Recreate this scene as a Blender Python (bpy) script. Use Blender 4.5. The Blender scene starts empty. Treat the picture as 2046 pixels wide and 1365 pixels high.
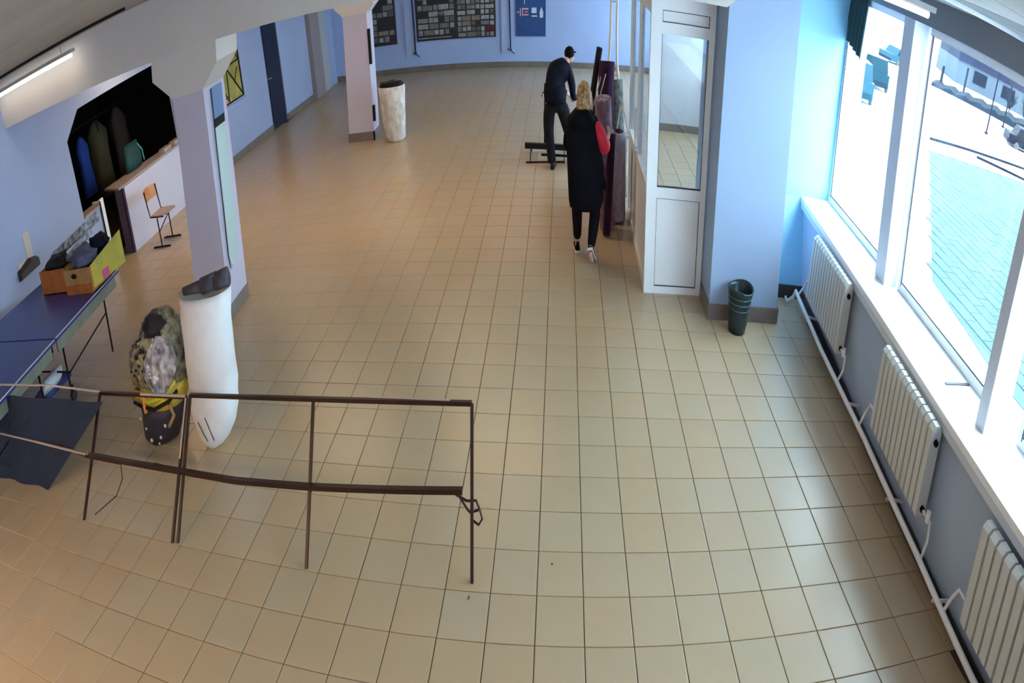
import bpy, bmesh, math, random
from mathutils import Matrix, Vector
random.seed(7)
S = bpy.context.scene
C = S.collection
PI = math.pi

# ------------------------------------------------------------------ camera: wide ceiling-mounted security camera
cd = bpy.data.cameras.new('security_camera')
cam = bpy.data.objects.new('security_camera', cd)
C.objects.link(cam)
S.camera = cam
cam.matrix_world = Matrix(((0.9967146, -0.019588, 0.0785893, -0.211964),
                           (0.0786725, 0.4647757, -0.8819264, -2.123739),
                           (-0.0192512, 0.8852117, 0.4647898, 3.006018),
                           (0, 0, 0, 1)))
cd.type = 'PANO'
cd.panorama_type = 'EQUIRECTANGULAR'
LON, LAT, LC = 1.023 * 0.849884, 0.6825 * 0.526941, 0.050963
cd.longitude_min, cd.longitude_max = -LON, LON
cd.latitude_min, cd.latitude_max = LC - LAT, LC + LAT
cd.clip_start, cd.clip_end = 0.02, 500

# ------------------------------------------------------------------ world and lights
w = bpy.data.worlds.new('world')
S.world = w
w.use_nodes = True
bg = w.node_tree.nodes['Background']
bg.inputs[0].default_value = (0.63, 0.84, 1.0, 1)
bg.inputs[1].default_value = 4.2
sun = bpy.data.objects.new('sun', bpy.data.lights.new('sun', 'SUN'))
C.objects.link(sun)
sun.data.energy = 2.0
sun.data.angle = math.radians(8)
sun.data.color = (1.0, 0.96, 0.9)
sun.rotation_euler = (math.radians(38), math.radians(-14), math.radians(20))
S.view_settings.view_transform = 'Standard'
S.view_settings.look = 'None'
S.view_settings.gamma = 1
S.view_settings.use_curve_mapping = False
S.view_settings.exposure = 1.92
S.cycles.use_denoising = True
S.cycles.max_bounces = 10
S.cycles.diffuse_bounces = 6
S.cycles.sample_clamp_indirect = 6

# ------------------------------------------------------------------ materials
def mat(name, col, rough=0.6, metal=0.0, var=0.0, scale=6.0, bump=0.0, bscale=60.0, spec=0.5, col2=None, emit=None, es=0.0, coord='Object'):
    m = bpy.data.materials.new(name)
    m.use_nodes = True
    nt = m.node_tree
    b = nt.nodes['Principled BSDF']
    b.inputs['Base Color'].default_value = (*col, 1)
    b.inputs['Roughness'].default_value = rough
    b.inputs['Metallic'].default_value = metal
    b.inputs['Specular IOR Level'].default_value = spec
    if var or col2:
        tc = nt.nodes.new('ShaderNodeTexCoord')
        n = nt.nodes.new('ShaderNodeTexNoise')
        n.inputs['Scale'].default_value = scale
        n.inputs['Detail'].default_value = 4
        r = nt.nodes.new('ShaderNodeValToRGB')
        r.color_ramp.elements[0].position = 0.35
        r.color_ramp.elements[1].position = 0.65
        c2 = col2 if col2 else tuple(max(0, c * (1 - var)) for c in col)
        r.color_ramp.elements[0].color = (*c2, 1)
        r.color_ramp.elements[1].color = (*col, 1)
        nt.links.new(tc.outputs[coord], n.inputs['Vector'])
        nt.links.new(n.outputs[0], r.inputs[0])
        nt.links.new(r.outputs[0], b.inputs['Base Color'])
    if bump:
        tc = nt.nodes.new('ShaderNodeTexCoord')
        n = nt.nodes.new('ShaderNodeTexNoise')
        n.inputs['Scale'].default_value = bscale
        bn = nt.nodes.new('ShaderNodeBump')
        bn.inputs['Strength'].default_value = bump
        bn.inputs['Distance'].default_value = 0.01
        nt.links.new(tc.outputs[coord], n.inputs['Vector'])
        nt.links.new(n.outputs[0], bn.inputs['Height'])
        nt.links.new(bn.outputs[0], b.inputs['Normal'])
    if emit:
        b.inputs['Emission Color'].default_value = (*emit, 1)
        b.inputs['Emission Strength'].default_value = es
    return m

def glass_mat(name, tint=(0.96, 0.99, 1.0), refl=0.06):
    m = bpy.data.materials.new(name)
    m.use_nodes = True
    nt = m.node_tree
    nt.nodes.clear()
    o = nt.nodes.new('ShaderNodeOutputMaterial')
    mx = nt.nodes.new('ShaderNodeMixShader')
    t = nt.nodes.new('ShaderNodeBsdfTransparent')
    g = nt.nodes.new('ShaderNodeBsdfGlossy')
    t.inputs[0].default_value = (*tint, 1)
    g.inputs['Roughness'].default_value = 0.02
    mx.inputs[0].default_value = refl
    nt.links.new(t.outputs[0], mx.inputs[1])
    nt.links.new(g.outputs[0], mx.inputs[2])
    nt.links.new(mx.outputs[0], o.inputs[0])
    return m

def film_mat(name, col, alpha, rough=0.3):
    m = mat(name, col, rough)
    m.node_tree.nodes['Principled BSDF'].inputs['Alpha'].default_value = alpha
    return m

M = {}
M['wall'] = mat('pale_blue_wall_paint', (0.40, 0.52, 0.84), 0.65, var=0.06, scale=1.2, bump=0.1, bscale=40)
M['wall_left'] = mat('pale_blue_wall_paint_with_shade', (0.36, 0.43, 0.64), 0.6, var=0.06, scale=1.0, bump=0.1, bscale=40)  # left wall's corner shade partly put into a darker base colour
M['return'] = mat('cyan_white_reveal_paint', (0.26, 0.52, 0.66), 0.5, var=0.05, scale=1.0)
M['pillar'] = mat('sky_blue_pillar_paint', (0.33, 0.44, 0.62), 0.55, var=0.05, scale=1.0)
M['column'] = mat('lilac_column_paint', (0.56, 0.52, 0.645), 0.6, var=0.05, scale=1.5, bump=0.1, bscale=30)
M['beam'] = mat('beige_grey_concrete_paint', (0.68, 0.64, 0.60), 0.7, var=0.08, scale=0.8, bump=0.15, bscale=25)
M['ceiling'] = mat('grey_ceiling_panel', (0.40, 0.40, 0.385), 0.8, var=0.12, scale=2, bump=0.2, bscale=90)
M['ceiling_gap'] = mat('dark_ceiling_joint', (0.05, 0.05, 0.05), 0.9)
M['under'] = mat('grey_blue_wall_paint', (0.40, 0.48, 0.60), 0.6, var=0.08, scale=1.5)
M['tile'] = mat('beige_floor_tile', (0.485, 0.36, 0.22), 0.31, spec=0.5, var=0.07, scale=1.3, bump=0.03, bscale=8, coord='Object')
M['tile_b'] = mat('beige_floor_tile_greyer', (0.475, 0.365, 0.23), 0.31, spec=0.5, var=0.06, scale=1.7, bump=0.03, bscale=8)
M['tile_c'] = mat('beige_floor_tile_warmer', (0.49, 0.355, 0.21), 0.31, spec=0.5, var=0.06, scale=1.5, bump=0.03, bscale=8)
M['grout'] = mat('dark_tile_grout', (0.085, 0.06, 0.04), 0.9)
M['skirting'] = mat('brown_grey_skirting_tile', (0.20, 0.17, 0.15), 0.4, var=0.2, scale=3)
M['skirt_dark'] = mat('dark_skirting_tile', (0.05, 0.045, 0.045), 0.5)
M['pvc'] = mat('white_pvc', (0.90, 0.93, 0.95), 0.35, var=0.03, scale=3)
M['pvc_seam'] = mat('dark_seam_gasket', (0.03, 0.03, 0.035), 0.6)
M['white'] = mat('white_gloss_paint', (0.82, 0.84, 0.86), 0.35)
M['sill'] = mat('white_sill_board', (0.88, 0.88, 0.88), 0.3, var=0.03, scale=4)
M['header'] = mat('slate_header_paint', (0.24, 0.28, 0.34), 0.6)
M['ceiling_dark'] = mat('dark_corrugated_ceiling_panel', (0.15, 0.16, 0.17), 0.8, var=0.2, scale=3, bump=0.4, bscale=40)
M['post'] = mat('grey_window_post_paint', (0.62, 0.66, 0.72), 0.5)
M['glass'] = glass_mat('clear_glass')
M['glass2'] = glass_mat('dim_cabin_glass', (0.86, 0.88, 0.88), 0.08)
M['radiator'] = mat('cream_radiator_enamel', (0.60, 0.59, 0.53), 0.35)
M['pipe'] = mat('white_painted_pipe', (0.70, 0.68, 0.64), 0.4)
M['frame'] = mat('dark_brown_steel_tube', (0.035, 0.012, 0.006), 0.4, metal=0.3, var=0.4, scale=5)
M['frame_light'] = mat('worn_tan_steel_tube', (0.52, 0.42, 0.34), 0.4, metal=0.2)
M['black'] = mat('black_paint', (0.012, 0.012, 0.014), 0.45, spec=0.12)
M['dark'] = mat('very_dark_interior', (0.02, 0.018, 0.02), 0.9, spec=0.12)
M['dark_olive'] = mat('dark_olive_curtain', (0.075, 0.06, 0.025), 0.9, var=0.4, scale=3)
M['dark_brown'] = mat('dark_brown_cloth', (0.06, 0.04, 0.035), 0.9, var=0.3, scale=3)
M['blue_cloth'] = mat('bright_blue_cloth', (0.012, 0.05, 0.30), 0.8, var=0.3, scale=5)
M['teal'] = mat('dark_teal_cloth', (0.006, 0.065, 0.07), 0.7, var=0.4, scale=6)
M['table_blue'] = mat('blue_table_top', (0.013, 0.034, 0.24), 0.32, var=0.25, scale=1.5)
M['table_line'] = mat('white_line_paint', (0.75, 0.78, 0.75), 0.5)
M['apron'] = mat('grey_green_apron', (0.24, 0.25, 0.19), 0.6, var=0.2, scale=4)
M['rubber'] = mat('black_rubber', (0.02, 0.02, 0.02), 0.7)
M['counter'] = mat('beige_counter_board', (0.42, 0.34, 0.31), 0.4, var=0.15, scale=6)
M['jamb'] = mat('purple_grey_jamb_paint', (0.16, 0.12, 0.20), 0.5)
M['jamb_dark'] = mat('dark_purple_trim', (0.035, 0.02, 0.06), 0.5)
M['plywood'] = mat('orange_plywood', (0.62, 0.27, 0.07), 0.4, var=0.25, scale=8)
M['seatwood'] = mat('worn_beige_plywood', (0.42, 0.30, 0.24), 0.4, var=0.2, scale=8)
M['sackwhite'] = mat('white_woven_sack', (0.80, 0.80, 0.80), 0.7, col2=(0.66, 0.62, 0.60), scale=2.5, bump=1.0, bscale=9)
M['sackdirty'] = mat('soiled_white_sack', (0.78, 0.78, 0.76), 0.75, col2=(0.50, 0.47, 0.42), scale=7, bump=0.4, bscale=16)
M['rollcloth'] = mat('dark_grey_striped_cloth', (0.10, 0.09, 0.11), 0.85, col2=(0.04, 0.035, 0.045), scale=9)
M['camo'] = mat('grey_green_mottled_cloth', (0.36, 0.34, 0.20), 0.6, col2=(0.012, 0.010, 0.008), scale=13)
M['foil'] = mat('silver_foil', (0.78, 0.82, 0.92), 0.16, metal=0.7, var=0.8, scale=14, bump=1.0, bscale=14)
M['yellow'] = mat('yellow_ribbon_cloth', (0.85, 0.60, 0.03), 0.4, col2=(0.50, 0.44, 0.03), scale=8)
M['orange'] = mat('orange_strap', (0.75, 0.27, 0.04), 0.5)
M['violet_dark'] = mat('dark_violet_cloth', (0.014, 0.009, 0.026), 0.55, var=0.5, scale=7)
M['film'] = film_mat('clear_plastic_film', (0.9, 0.92, 0.95), 0.02, 0.12)
M['cardboard'] = mat('brown_cardboard', (0.40, 0.22, 0.08), 0.75, var=0.3, scale=6)
M['card_orange'] = mat('orange_printed_cardboard', (0.42, 0.13, 0.02), 0.6, var=0.3, scale=6)
M['card_yellow'] = mat('yellow_printed_cardboard', (0.55, 0.42, 0.04), 0.6, col2=(0.36, 0.34, 0.06), scale=5)
M['card_pink'] = mat('pink_print', (0.55, 0.10, 0.22), 0.6)
M['bin'] = mat('dark_teal_plastic', (0.009, 0.028, 0.036), 0.35)
M['felt'] = mat('lilac_grey_carpet', (0.40, 0.35, 0.45), 0.95, var=0.25, scale=14)
M['purple_cloth'] = mat('dusky_purple_floral_cloth', (0.30, 0.17, 0.24), 0.85, col2=(0.17, 0.10, 0.15), scale=12)
M['swirl'] = mat('white_and_plum_swirl', (0.62, 0.55, 0.62), 0.85, col2=(0.20, 0.12, 0.18), scale=13)
M['plum'] = mat('dark_plum_cloth', (0.04, 0.015, 0.045), 0.9, spec=0.12, var=0.4, scale=8)
M['navy'] = mat('navy_jacket_cloth', (0.006, 0.008, 0.022), 0.8, spec=0.12, var=0.3, scale=8)
M['denim'] = mat('dark_grey_denim', (0.014, 0.013, 0.022), 0.85, spec=0.12, var=0.4, scale=10)
M['black_cloth'] = mat('black_knit_cloth', (0.005, 0.005, 0.010), 0.9, spec=0.12, var=0.3, scale=10)
M['legging'] = mat('black_legging', (0.005, 0.004, 0.009), 0.7, spec=0.12)
M['red'] = mat('bright_red_sleeve', (0.72, 0.01, 0.045), 0.7, var=0.15, scale=8)
M['skin'] = mat('skin', (0.60, 0.36, 0.27), 0.5)
M['hair_dark'] = mat('black_hair', (0.006, 0.005, 0.006), 0.8, spec=0.1)
M['hair_blond'] = mat('streaked_blond_hair', (0.55, 0.38, 0.16), 0.5, col2=(0.18, 0.07, 0.03), scale=30)
M['eye'] = mat('dark_eye', (0.02, 0.015, 0.01), 0.3)
M['lip'] = mat('lip', (0.45, 0.16, 0.14), 0.5)
M['shoe_sole'] = mat('white_shoe_sole', (0.75, 0.73, 0.72), 0.5)
M['sole_under'] = mat('grey_rubber_sole', (0.22, 0.17, 0.17), 0.6)
M['poster_dark'] = mat('dark_poster_board', (0.016, 0.018, 0.026), 0.4)
M['poster_blue'] = mat('blue_poster_board', (0.015, 0.075, 0.26), 0.4, var=0.2, scale=3)
M['brown_pil'] = mat('mauve_brown_pilaster_paint', (0.30, 0.25, 0.26), 0.6)
M['cream_pil'] = mat('cream_strip_paint', (0.44, 0.44, 0.46), 0.6)
M['yellow_glass'] = mat('yellow_stained_glass', (0.50, 0.42, 0.10), 0.25, col2=(0.30, 0.27, 0.07), scale=3)
M['orange_glass'] = mat('orange_stained_glass', (0.62, 0.30, 0.12), 0.25)
M['tube'] = mat('fluorescent_tube', (1, 1, 1), 0.4, emit=(1.0, 0.97, 0.90), es=1.6)
M['fixture'] = mat('lamp_housing', (0.45, 0.45, 0.43), 0.5)
M['ground_white'] = mat('trodden_snow', (0.80, 0.80, 0.82), 0.85, var=0.04, scale=0.3)
M['paving'] = mat('blue_grey_paver', (0.040, 0.072, 0.088), 0.7, spec=0.05, var=0.12, scale=0.6)
M['paving2'] = mat('pale_blue_paver', (0.046, 0.079, 0.093), 0.7, spec=0.05, var=0.12, scale=0.8)
M['hedge'] = mat('dark_hedge', (0.007, 0.012, 0.019), 0.9, spec=0.05, var=0.5, scale=0.8)
M['bld'] = mat('pale_render', (0.045, 0.058, 0.072), 0.8, spec=0.05, var=0.15, scale=0.3)
M['bld_roof'] = mat('slate_violet_roof', (0.012, 0.013, 0.026), 0.8, spec=0.05, var=0.2, scale=0.4)
M['outdoor_dark'] = mat('dark_blue_outdoor_metal', (0.004, 0.005, 0.010), 0.6, spec=0.05)
M['van'] = mat('teal_van_paint', (0.010, 0.036, 0.05), 0.4, spec=0.05)
M['van_dark'] = mat('dark_teal_van_paint', (0.002, 0.016, 0.024), 0.4, spec=0.05)
M['curtain'] = mat('dark_teal_curtain', (0.006, 0.030, 0.032), 0.8, var=0.3, scale=4)
M['wood_dark'] = mat('dark_stained_wood', (0.035, 0.022, 0.015), 0.5, var=0.5, scale=9)
M['paper'] = mat('cream_paper', (0.55, 0.50, 0.42), 0.7)
M['netblue'] = film_mat('dark_blue_net_cloth', (0.010, 0.022, 0.055), 0.86, 0.8)
M['mirror_pale'] = mat('pale_green_poster', (0.52, 0.66, 0.66), 0.25, var=0.1, scale=1)
M['mirror_blue'] = mat('steel_blue_poster', (0.13, 0.24, 0.46), 0.3, var=0.2, scale=4)
M['door_navy'] = mat('navy_door', (0.008, 0.014, 0.04), 0.4)
M['grey_part'] = mat('pale_grey_door_panel', (0.60, 0.60, 0.64), 0.5, var=0.1, scale=0.6)
M['jacket_grey'] = mat('grey_blue_garment', (0.10, 0.12, 0.22), 0.8, var=0.5, scale=7)

# ------------------------------------------------------------------ helpers
def emp(name, loc, label, cat, group=None):
    o = bpy.data.objects.new(name, None)
    o.empty_display_size = 0.05
    o.location = loc
    C.objects.link(o)
    o['label'] = label
    o['category'] = cat
    if group:
        o['group'] = group
    return o

def wloc(o):
    v = Vector((0, 0, 0))
    while o:
        v += Vector(o.location)
        o = o.parent
    return v

def mk(name, bm, m, parent=None, smooth=False, label=None):
    """world-space bmesh -> object, stored relative to its parent's place"""
    me = bpy.data.meshes.new(name)
    off = wloc(parent) if parent else Vector((0, 0, 0))
    bmesh.ops.recalc_face_normals(bm, faces=bm.faces[:])
    if parent:
        bmesh.ops.translate(bm, verts=bm.verts[:], vec=-off)
    else:
        # origin at the base centre of the thing
        xs = [v.co for v in bm.verts]
        c = Vector(((min(v.x for v in xs) + max(v.x for v in xs)) / 2, (min(v.y for v in xs) + max(v.y for v in xs)) / 2, min(v.z for v in xs)))
        bmesh.ops.translate(bm, verts=bm.verts[:], vec=-c)
        off = c
    if smooth:
        for f in bm.faces:
            f.smooth = True
    bm.to_mesh(me)
    bm.free()
    for mm in (m if isinstance(m, (list, tuple)) else [m]):
        me.materials.append(mm)
    o = bpy.data.objects.new(name, me)
    C.objects.link(o)
    if parent:
        o.parent = parent
    else:
        o.location = off
    if label:
        o['label'] = label
    return o

def tag(o, label, cat, group=None):
    o['label'] = label
    o['category'] = cat
    if group:
        o['group'] = group
    return o

def struct(name, bm, m, parent=None, smooth=False):
    o = mk(name, bm, m, parent, smooth)
    if not parent:
        o['kind'] = 'structure'
    return o

def B():
    return bmesh.new()

def hexa(bm, p, mi=0):
    """8 corners: bottom 4 (ccw), top 4"""
    v = [bm.verts.new(q) for q in p]
    for f in ((0, 3, 2, 1), (4, 5, 6, 7), (0, 1, 5, 4), (1, 2, 6, 5), (2, 3, 7, 6), (3, 0, 4, 7)):
        bm.faces.new([v[i] for i in f]).material_index = mi
    return v

def bx(bm, x0, x1, y0, y1, z0, z1, mi=0, k=0.0, ky=0.0):
    """box; k and ky lean it by k metres in x and ky in y per metre of height"""
    P = []
    for z in (z0, z1):
        for (x, y) in ((x0, y0), (x1, y0), (x1, y1), (x0, y1)):
            P.append((x + k * z, y + ky * z, z))
    return hexa(bm, P, mi)

def tube(bm, a, b, r, r2=None, n=10, mi=0):
    a, b = Vector(a), Vector(b)
    d = b - a
    if d.length < 1e-6:
        return
    q = d.to_track_quat('Z', 'Y')
    r2 = r if r2 is None else r2
    A, Bv = [], []
    for i in range(n):
        t = 2 * PI * i / n
        u = q @ Vector((math.cos(t), math.sin(t), 0))
        A.append(bm.verts.new(a + u * r))
        Bv.append(bm.verts.new(b + u * r2))
    for i in range(n):
        j = (i + 1) % n
        bm.faces.new((A[i], A[j], Bv[j], Bv[i])).material_index = mi
    bm.faces.new(A[::-1]).material_index = mi
    bm.faces.new(Bv).material_index = mi

def sq(bm, a, b, wd, mi=0, w2=None):
    """square section bar between two points"""
    a, b = Vector(a), Vector(b)
    d = (b - a).normalized()
    up = Vector((0, 0, 1)) if abs(d.z) < 0.9 else Vector((0, 1, 0))
    s = d.cross(up).normalized() * wd / 2
    t = d.cross(s).normalized() * (w2 or wd) / 2
    v = [bm.verts.new(q) for q in (a - s - t, a + s - t, a + s + t, a - s + t, b - s - t, b + s - t, b + s + t, b - s + t)]
    for f in ((0, 3, 2, 1), (4, 5, 6, 7), (0, 1, 5, 4), (1, 2, 6, 5), (2, 3, 7, 6), (3, 0, 4, 7)):
        bm.faces.new([v[i] for i in f]).material_index = mi

def path(bm, pts, r, n=8, mi=0):
    """round tube along a polyline"""
    pts = [Vector(p) for p in pts]
    rings = []
    for i, p in enumerate(pts):
        d = (pts[min(i + 1, len(pts) - 1)] - pts[max(i - 1, 0)]).normalized()
        q = d.to_track_quat('Z', 'Y')
        rings.append([bm.verts.new(p + q @ Vector((math.cos(2 * PI * k / n) * r, math.sin(2 * PI * k / n) * r, 0))) for k in range(n)])
    for a, b in zip(rings, rings[1:]):
        # match nearest start to avoid twist
        best = min(range(n), key=lambda s: sum((a[k].co - b[(k + s) % n].co).length for k in range(n)))
        bb = [b[(k + best) % n] for k in range(n)]
        b[:] = bb
        for k in range(n):
            j = (k + 1) % n
            bm.faces.new((a[k], a[j], b[j], b[k])).material_index = mi
    bm.faces.new(rings[0][::-1]).material_index = mi
    bm.faces.new(rings[-1]).material_index = mi

def loft(bm, rings, n=24, noise=0.0, seed=0, cap0=True, cap1=True, mi=0, freq=5.0, power=2.0):
    """rings: (cx, cy, z, rx, ry); superellipse section, noise makes folds"""
    rnd = random.Random(seed)
    ph = [rnd.uniform(0, 6.28) for _ in range(6)]
    R = []
    for (cx, cy, z, rx, ry) in rings:
        row = []
        for i in range(n):
            t = 2 * PI * i / n
            c, s = math.cos(t), math.sin(t)
            c = math.copysign(abs(c) ** (2 / power), c)
            s = math.copysign(abs(s) ** (2 / power), s)
            f = 1 + noise * (math.sin(freq * t + ph[0] + z * 9) * 0.5 + math.sin(2.3 * freq * t + ph[1] - z * 15) * 0.3 + math.sin(3 * t + ph[2] + z * 21) * 0.5)
            row.append(bm.verts.new((cx + rx * c * f, cy + ry * s * f, z)))
        R.append(row)
    for a, b in zip(R, R[1:]):
        for i in range(n):
            j = (i + 1) % n
            bm.faces.new((a[i], a[j], b[j], b[i])).material_index = mi
    if cap0:
        bm.faces.new(R[0][::-1]).material_index = mi
    if cap1:
        bm.faces.new(R[-1]).material_index = mi
    return R

def blob(bm, c, r, seg=14, rings=10, noise=0.0, seed=1):
    rnd = random.Random(seed)
    ph = [rnd.uniform(0, 6.28) for _ in range(4)]
    vs = bmesh.ops.create_uvsphere(bm, u_segments=seg, v_segments=rings, radius=1)['verts']
    for v in vs:
        f = 1 + noise * (math.sin(v.co.x * 7 + ph[0]) + math.sin(v.co.y * 8 + ph[1]) + math.sin(v.co.z * 9 + ph[2])) / 2
        v.co = Vector((c[0] + v.co.x * r[0] * f, c[1] + v.co.y * r[1] * f, c[2] + v.co.z * r[2] * f))

def grid_cloth(bm, corners, nu, nv, f, thick=0.006):
    """two-sided bent sheet between four corners a,b,c,d; f(u,v) offsets along the normal"""
    a, b, c, d = [Vector(q) for q in corners]
    nrm = (b - a).cross(d - a).normalized()
    L = []
    for side in (0, 1):
        G = []
        for i in range(nu + 1):
            row = []
            for j in range(nv + 1):
                u, v = i / nu, j / nv
                p = a * (1 - u) * (1 - v) + b * u * (1 - v) + c * u * v + d * (1 - u) * v
                row.append(bm.verts.new(p + nrm * (f(u, v) + thick * side)))
            G.append(row)
        L.append(G)
        for i in range(nu):
            for j in range(nv):
                q = (G[i][j], G[i + 1][j], G[i + 1][j + 1], G[i][j + 1])
                bm.faces.new(q if side else q[::-1])
    G0, G1 = L
    for i in range(nu):
        bm.faces.new((G0[i][0], G0[i + 1][0], G1[i + 1][0], G1[i][0]))
        bm.faces.new((G0[i][nv], G1[i][nv], G1[i + 1][nv], G0[i + 1][nv]))
    for j in range(nv):
        bm.faces.new((G0[0][j], G1[0][j], G1[0][j + 1], G0[0][j + 1]))
        bm.faces.new((G0[nu][j], G0[nu][j + 1], G1[nu][j + 1], G1[nu][j]))

def copy_tree(o, parent=None):
    c = o.copy()
    C.objects.link(c)
    c.parent = parent
    for ch in list(o.children):
        copy_tree(ch, c)
    return c

RW = lambda y: 2.90 + 0.085 * y            # inner face of the window wall
LW = lambda y: -9.20 + 0.0585 * y          # face of the left wall
SZ = lambda y: 1.06 - 0.03 * y             # top of the window sill
CZ = 3.14                                   # ceiling

# ------------------------------------------------------------------ floor with its tiles
T = 0.36
Y0, Y1 = -3.6, 18.9
bm = B()
bx(bm, -13.0, 4.2, -3.9, 19.3, -0.14, -0.006)
floor = struct('floor', bm, M['grout'])
def tile_mesh(name, m):
    bm = B()
    h = T / 2 - 0.0035
    e = 0.004
    lo = [bm.verts.new(q) for q in ((-h, -h, -0.006), (h, -h, -0.006), (h, h, -0.006), (-h, h, -0.006))]
    mi_ = [bm.verts.new(q) for q in ((-h, -h, -0.0015), (h, -h, -0.0015), (h, h, -0.0015), (-h, h, -0.0015))]
    hi = [bm.verts.new(q) for q in ((-h + e, -h + e, 0), (h - e, -h + e, 0), (h - e, h - e, 0), (-h + e, h - e, 0))]
    for a, b in ((lo, mi_), (mi_, hi)):
        for i in range(4):
            j = (i + 1) % 4
            bm.faces.new((a[i], a[j], b[j], b[i]))
    bm.faces.new(hi)
    me = bpy.data.meshes.new(name)
    bm.to_mesh(me)
    bm.free()
    me.materials.append(m)
    return me
TM = [tile_mesh('tile', M[k]) for k in ('tile', 'tile_b', 'tile_c')]
cells = []
for j in range(-10, 53):
    for i in range(-26, 10):
        x, y = (i + 0.5) * T, (j + 0.5) * T
        if x > RW(y) + 0.1 or x < LW(y) - 0.1 and not (6.5 < y < 9.5 and x > -12):
            continue
        az = math.degrees(math.atan2(x + 0.212, y + 2.124))
        if y > 0.1 and abs(az + 5) < 52 and x < RW(y) + 0.1 and y < 7.5:
            # how large it shows: nearer is larger
            k = math.hypot(x + 0.212, y + 2.124)
        else:
            k = 99 + y
        cells.append((k, x, y))
cells.sort()
fo = Vector(floor.location)
for n_, (k, x, y) in enumerate(cells[:300]):
    o = bpy.data.objects.new('tile', TM[random.randrange(3)])
    C.objects.link(o)
    o.parent = floor
    o.location = Vector((x, y, 0)) - fo
bm = B()
for k, x, y in cells[300:]:
    h = T / 2 - 0.0018
    mi_ = random.randrange(3)
    lo = [bm.verts.new((x + a * h, y + b * h, -0.006)) for a, b in ((-1, -1), (1, -1), (1, 1), (-1, 1))]
    hi = [bm.verts.new((x + a * (h - 0.003), y + b * (h - 0.003), 0)) for a, b in ((-1, -1), (1, -1), (1, 1), (-1, 1))]
    for i in range(4):
        j = (i + 1) % 4
        bm.faces.new((lo[i], lo[j], hi[j], hi[i])).material_index = mi_
    bm.faces.new(hi).material_index = mi_
tf = mk('tile_field', bm, [M['tile'], M['tile_b'], M['tile_c']], floor)
tf['kind'] = 'stuff'

# ------------------------------------------------------------------ ceiling
bm = B()
bx(bm, -13.0, 4.2, -3.9, 19.3, CZ + 0.03, CZ + 0.15)
ceiling = struct('ceiling', bm, M['ceiling_gap'])
cy = [(-3.85, -1.6), (-1.58, 0.0), (0.02, 1.60), (1.64, 3.2), (3.22, 4.80)]
cx = [-13.0, -9.4, -6.5, -3.6, -0.9, 2.05, 2.5, 3.0, 3.7]
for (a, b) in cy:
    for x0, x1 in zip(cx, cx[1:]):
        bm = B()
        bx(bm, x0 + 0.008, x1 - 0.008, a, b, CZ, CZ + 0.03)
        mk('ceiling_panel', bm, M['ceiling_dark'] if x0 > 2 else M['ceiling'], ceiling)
bm = B()
bx(bm, -9.4, 3.7, 5.42, 19.2, CZ, CZ + 0.03)
mk('ceiling_panel', bm, M['ceiling'], ceiling)
bm = B()
bx(bm, 1.2, 3.6, 1.595, 1.645, CZ - 0.02, CZ + 0.02)
tag(mk('ceiling_rail', bm, M['white']), 'thin white metal rail running across the grey ceiling above the windows', 'rail')
bm = B()
path(bm, [(-6.9, 2.75, CZ - 0.012), (-6.0, 2.5, CZ - 0.02), (-5.2, 2.7, CZ - 0.02), (-4.4, 3.1, CZ - 0.012)], 0.012)
tag(mk('ceiling_cable', bm, M['black']), 'thin dark cable running over the grey ceiling at upper left', 'cable')

# ------------------------------------------------------------------ beams
bm = B()
hexa(bm, [(-9.2, 4.81, 2.585), (1.60, 4.81, 2.585), (1.60, 5.40, 2.585), (-9.2, 5.40, 2.585), (-9.2, 4.81, CZ + .02), (2.4, 4.81, CZ + .02), (2.4, 5.40, CZ + .02), (-9.2, 5.40, CZ + .02)])
struct('trim_1', bm, M['beam'])['label'] = 'beige concrete beam crossing the hall over the front column'
bm = B()
bx(bm, -9.0, 3.9, 11.75, 12.25, 2.45, CZ + 0.02)
struct('trim_2', bm, M['beam'])['label'] = 'beige concrete beam crossing the hall over the rear column'

# ------------------------------------------------------------------ left wall: stretches around the hatch, door and window openings
def lwall_piece(bm, y0, y1, z0, z1, th=0.32):
    hexa(bm, [(LW(y0) - th, y0, z0), (LW(y0), y0, z0), (LW(y1), y1, z0), (LW(y1) - th, y1, z0),
              (LW(y0) - th, y0, z1), (LW(y0), y0, z1), (LW(y1), y1, z1), (LW(y1) - th, y1, z1)])
bm = B()
OY0, OY1, OZ, OT = 6.12, 9.75, 0.96, 2.29
lwall_piece(bm, -3.8, OY0, 0, CZ)
lwall_piece(bm, OY0, 6.66, 0, OZ - 0.03)
lwall_piece(bm, OY0, OY1, OT, CZ)
lwall_piece(bm, OY1, 13.74, 0, 0.97)
lwall_piece(bm, OY1, 11.40, 0.97, CZ)
lwall_piece(bm, 12.46, 13.74, 0.97, CZ)
lwall_piece(bm, 11.40, 12.46, 2.3, CZ)
lwall_piece(bm, 11.40, 12.46, 0.97, 1.0)
lwall_piece(bm, 14.66, 18.8, 0, CZ)
lwall_piece(bm, 13.74, 14.66, 2.25, CZ)
# chamfered upper corners of the hatch opening
def wedge(bm, ya, yb, zl, zh, th=0.32):
    # triangle corners: (ya, zh), (yb, zh), (ya, zl)
    P = [(ya, zh), (yb, zh), (ya, zl)]
    f = [bm.verts.new((LW(y), y, z)) for y, z in P]
    g = [bm.verts.new((LW(y) - th, y, z)) for y, z in P]
    bm.faces.new(f)
    bm.faces.new(g[::-1])
    for i in range(3):
        j = (i + 1) % 3
        bm.faces.new((f[i], f[j], g[j], g[i]))
wedge(bm, OY0, 6.55, 1.98, OT)
wedge(bm, OY1, 9.35, 1.98, OT)
struct('wall_left', bm, M['wall_left'])
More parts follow.
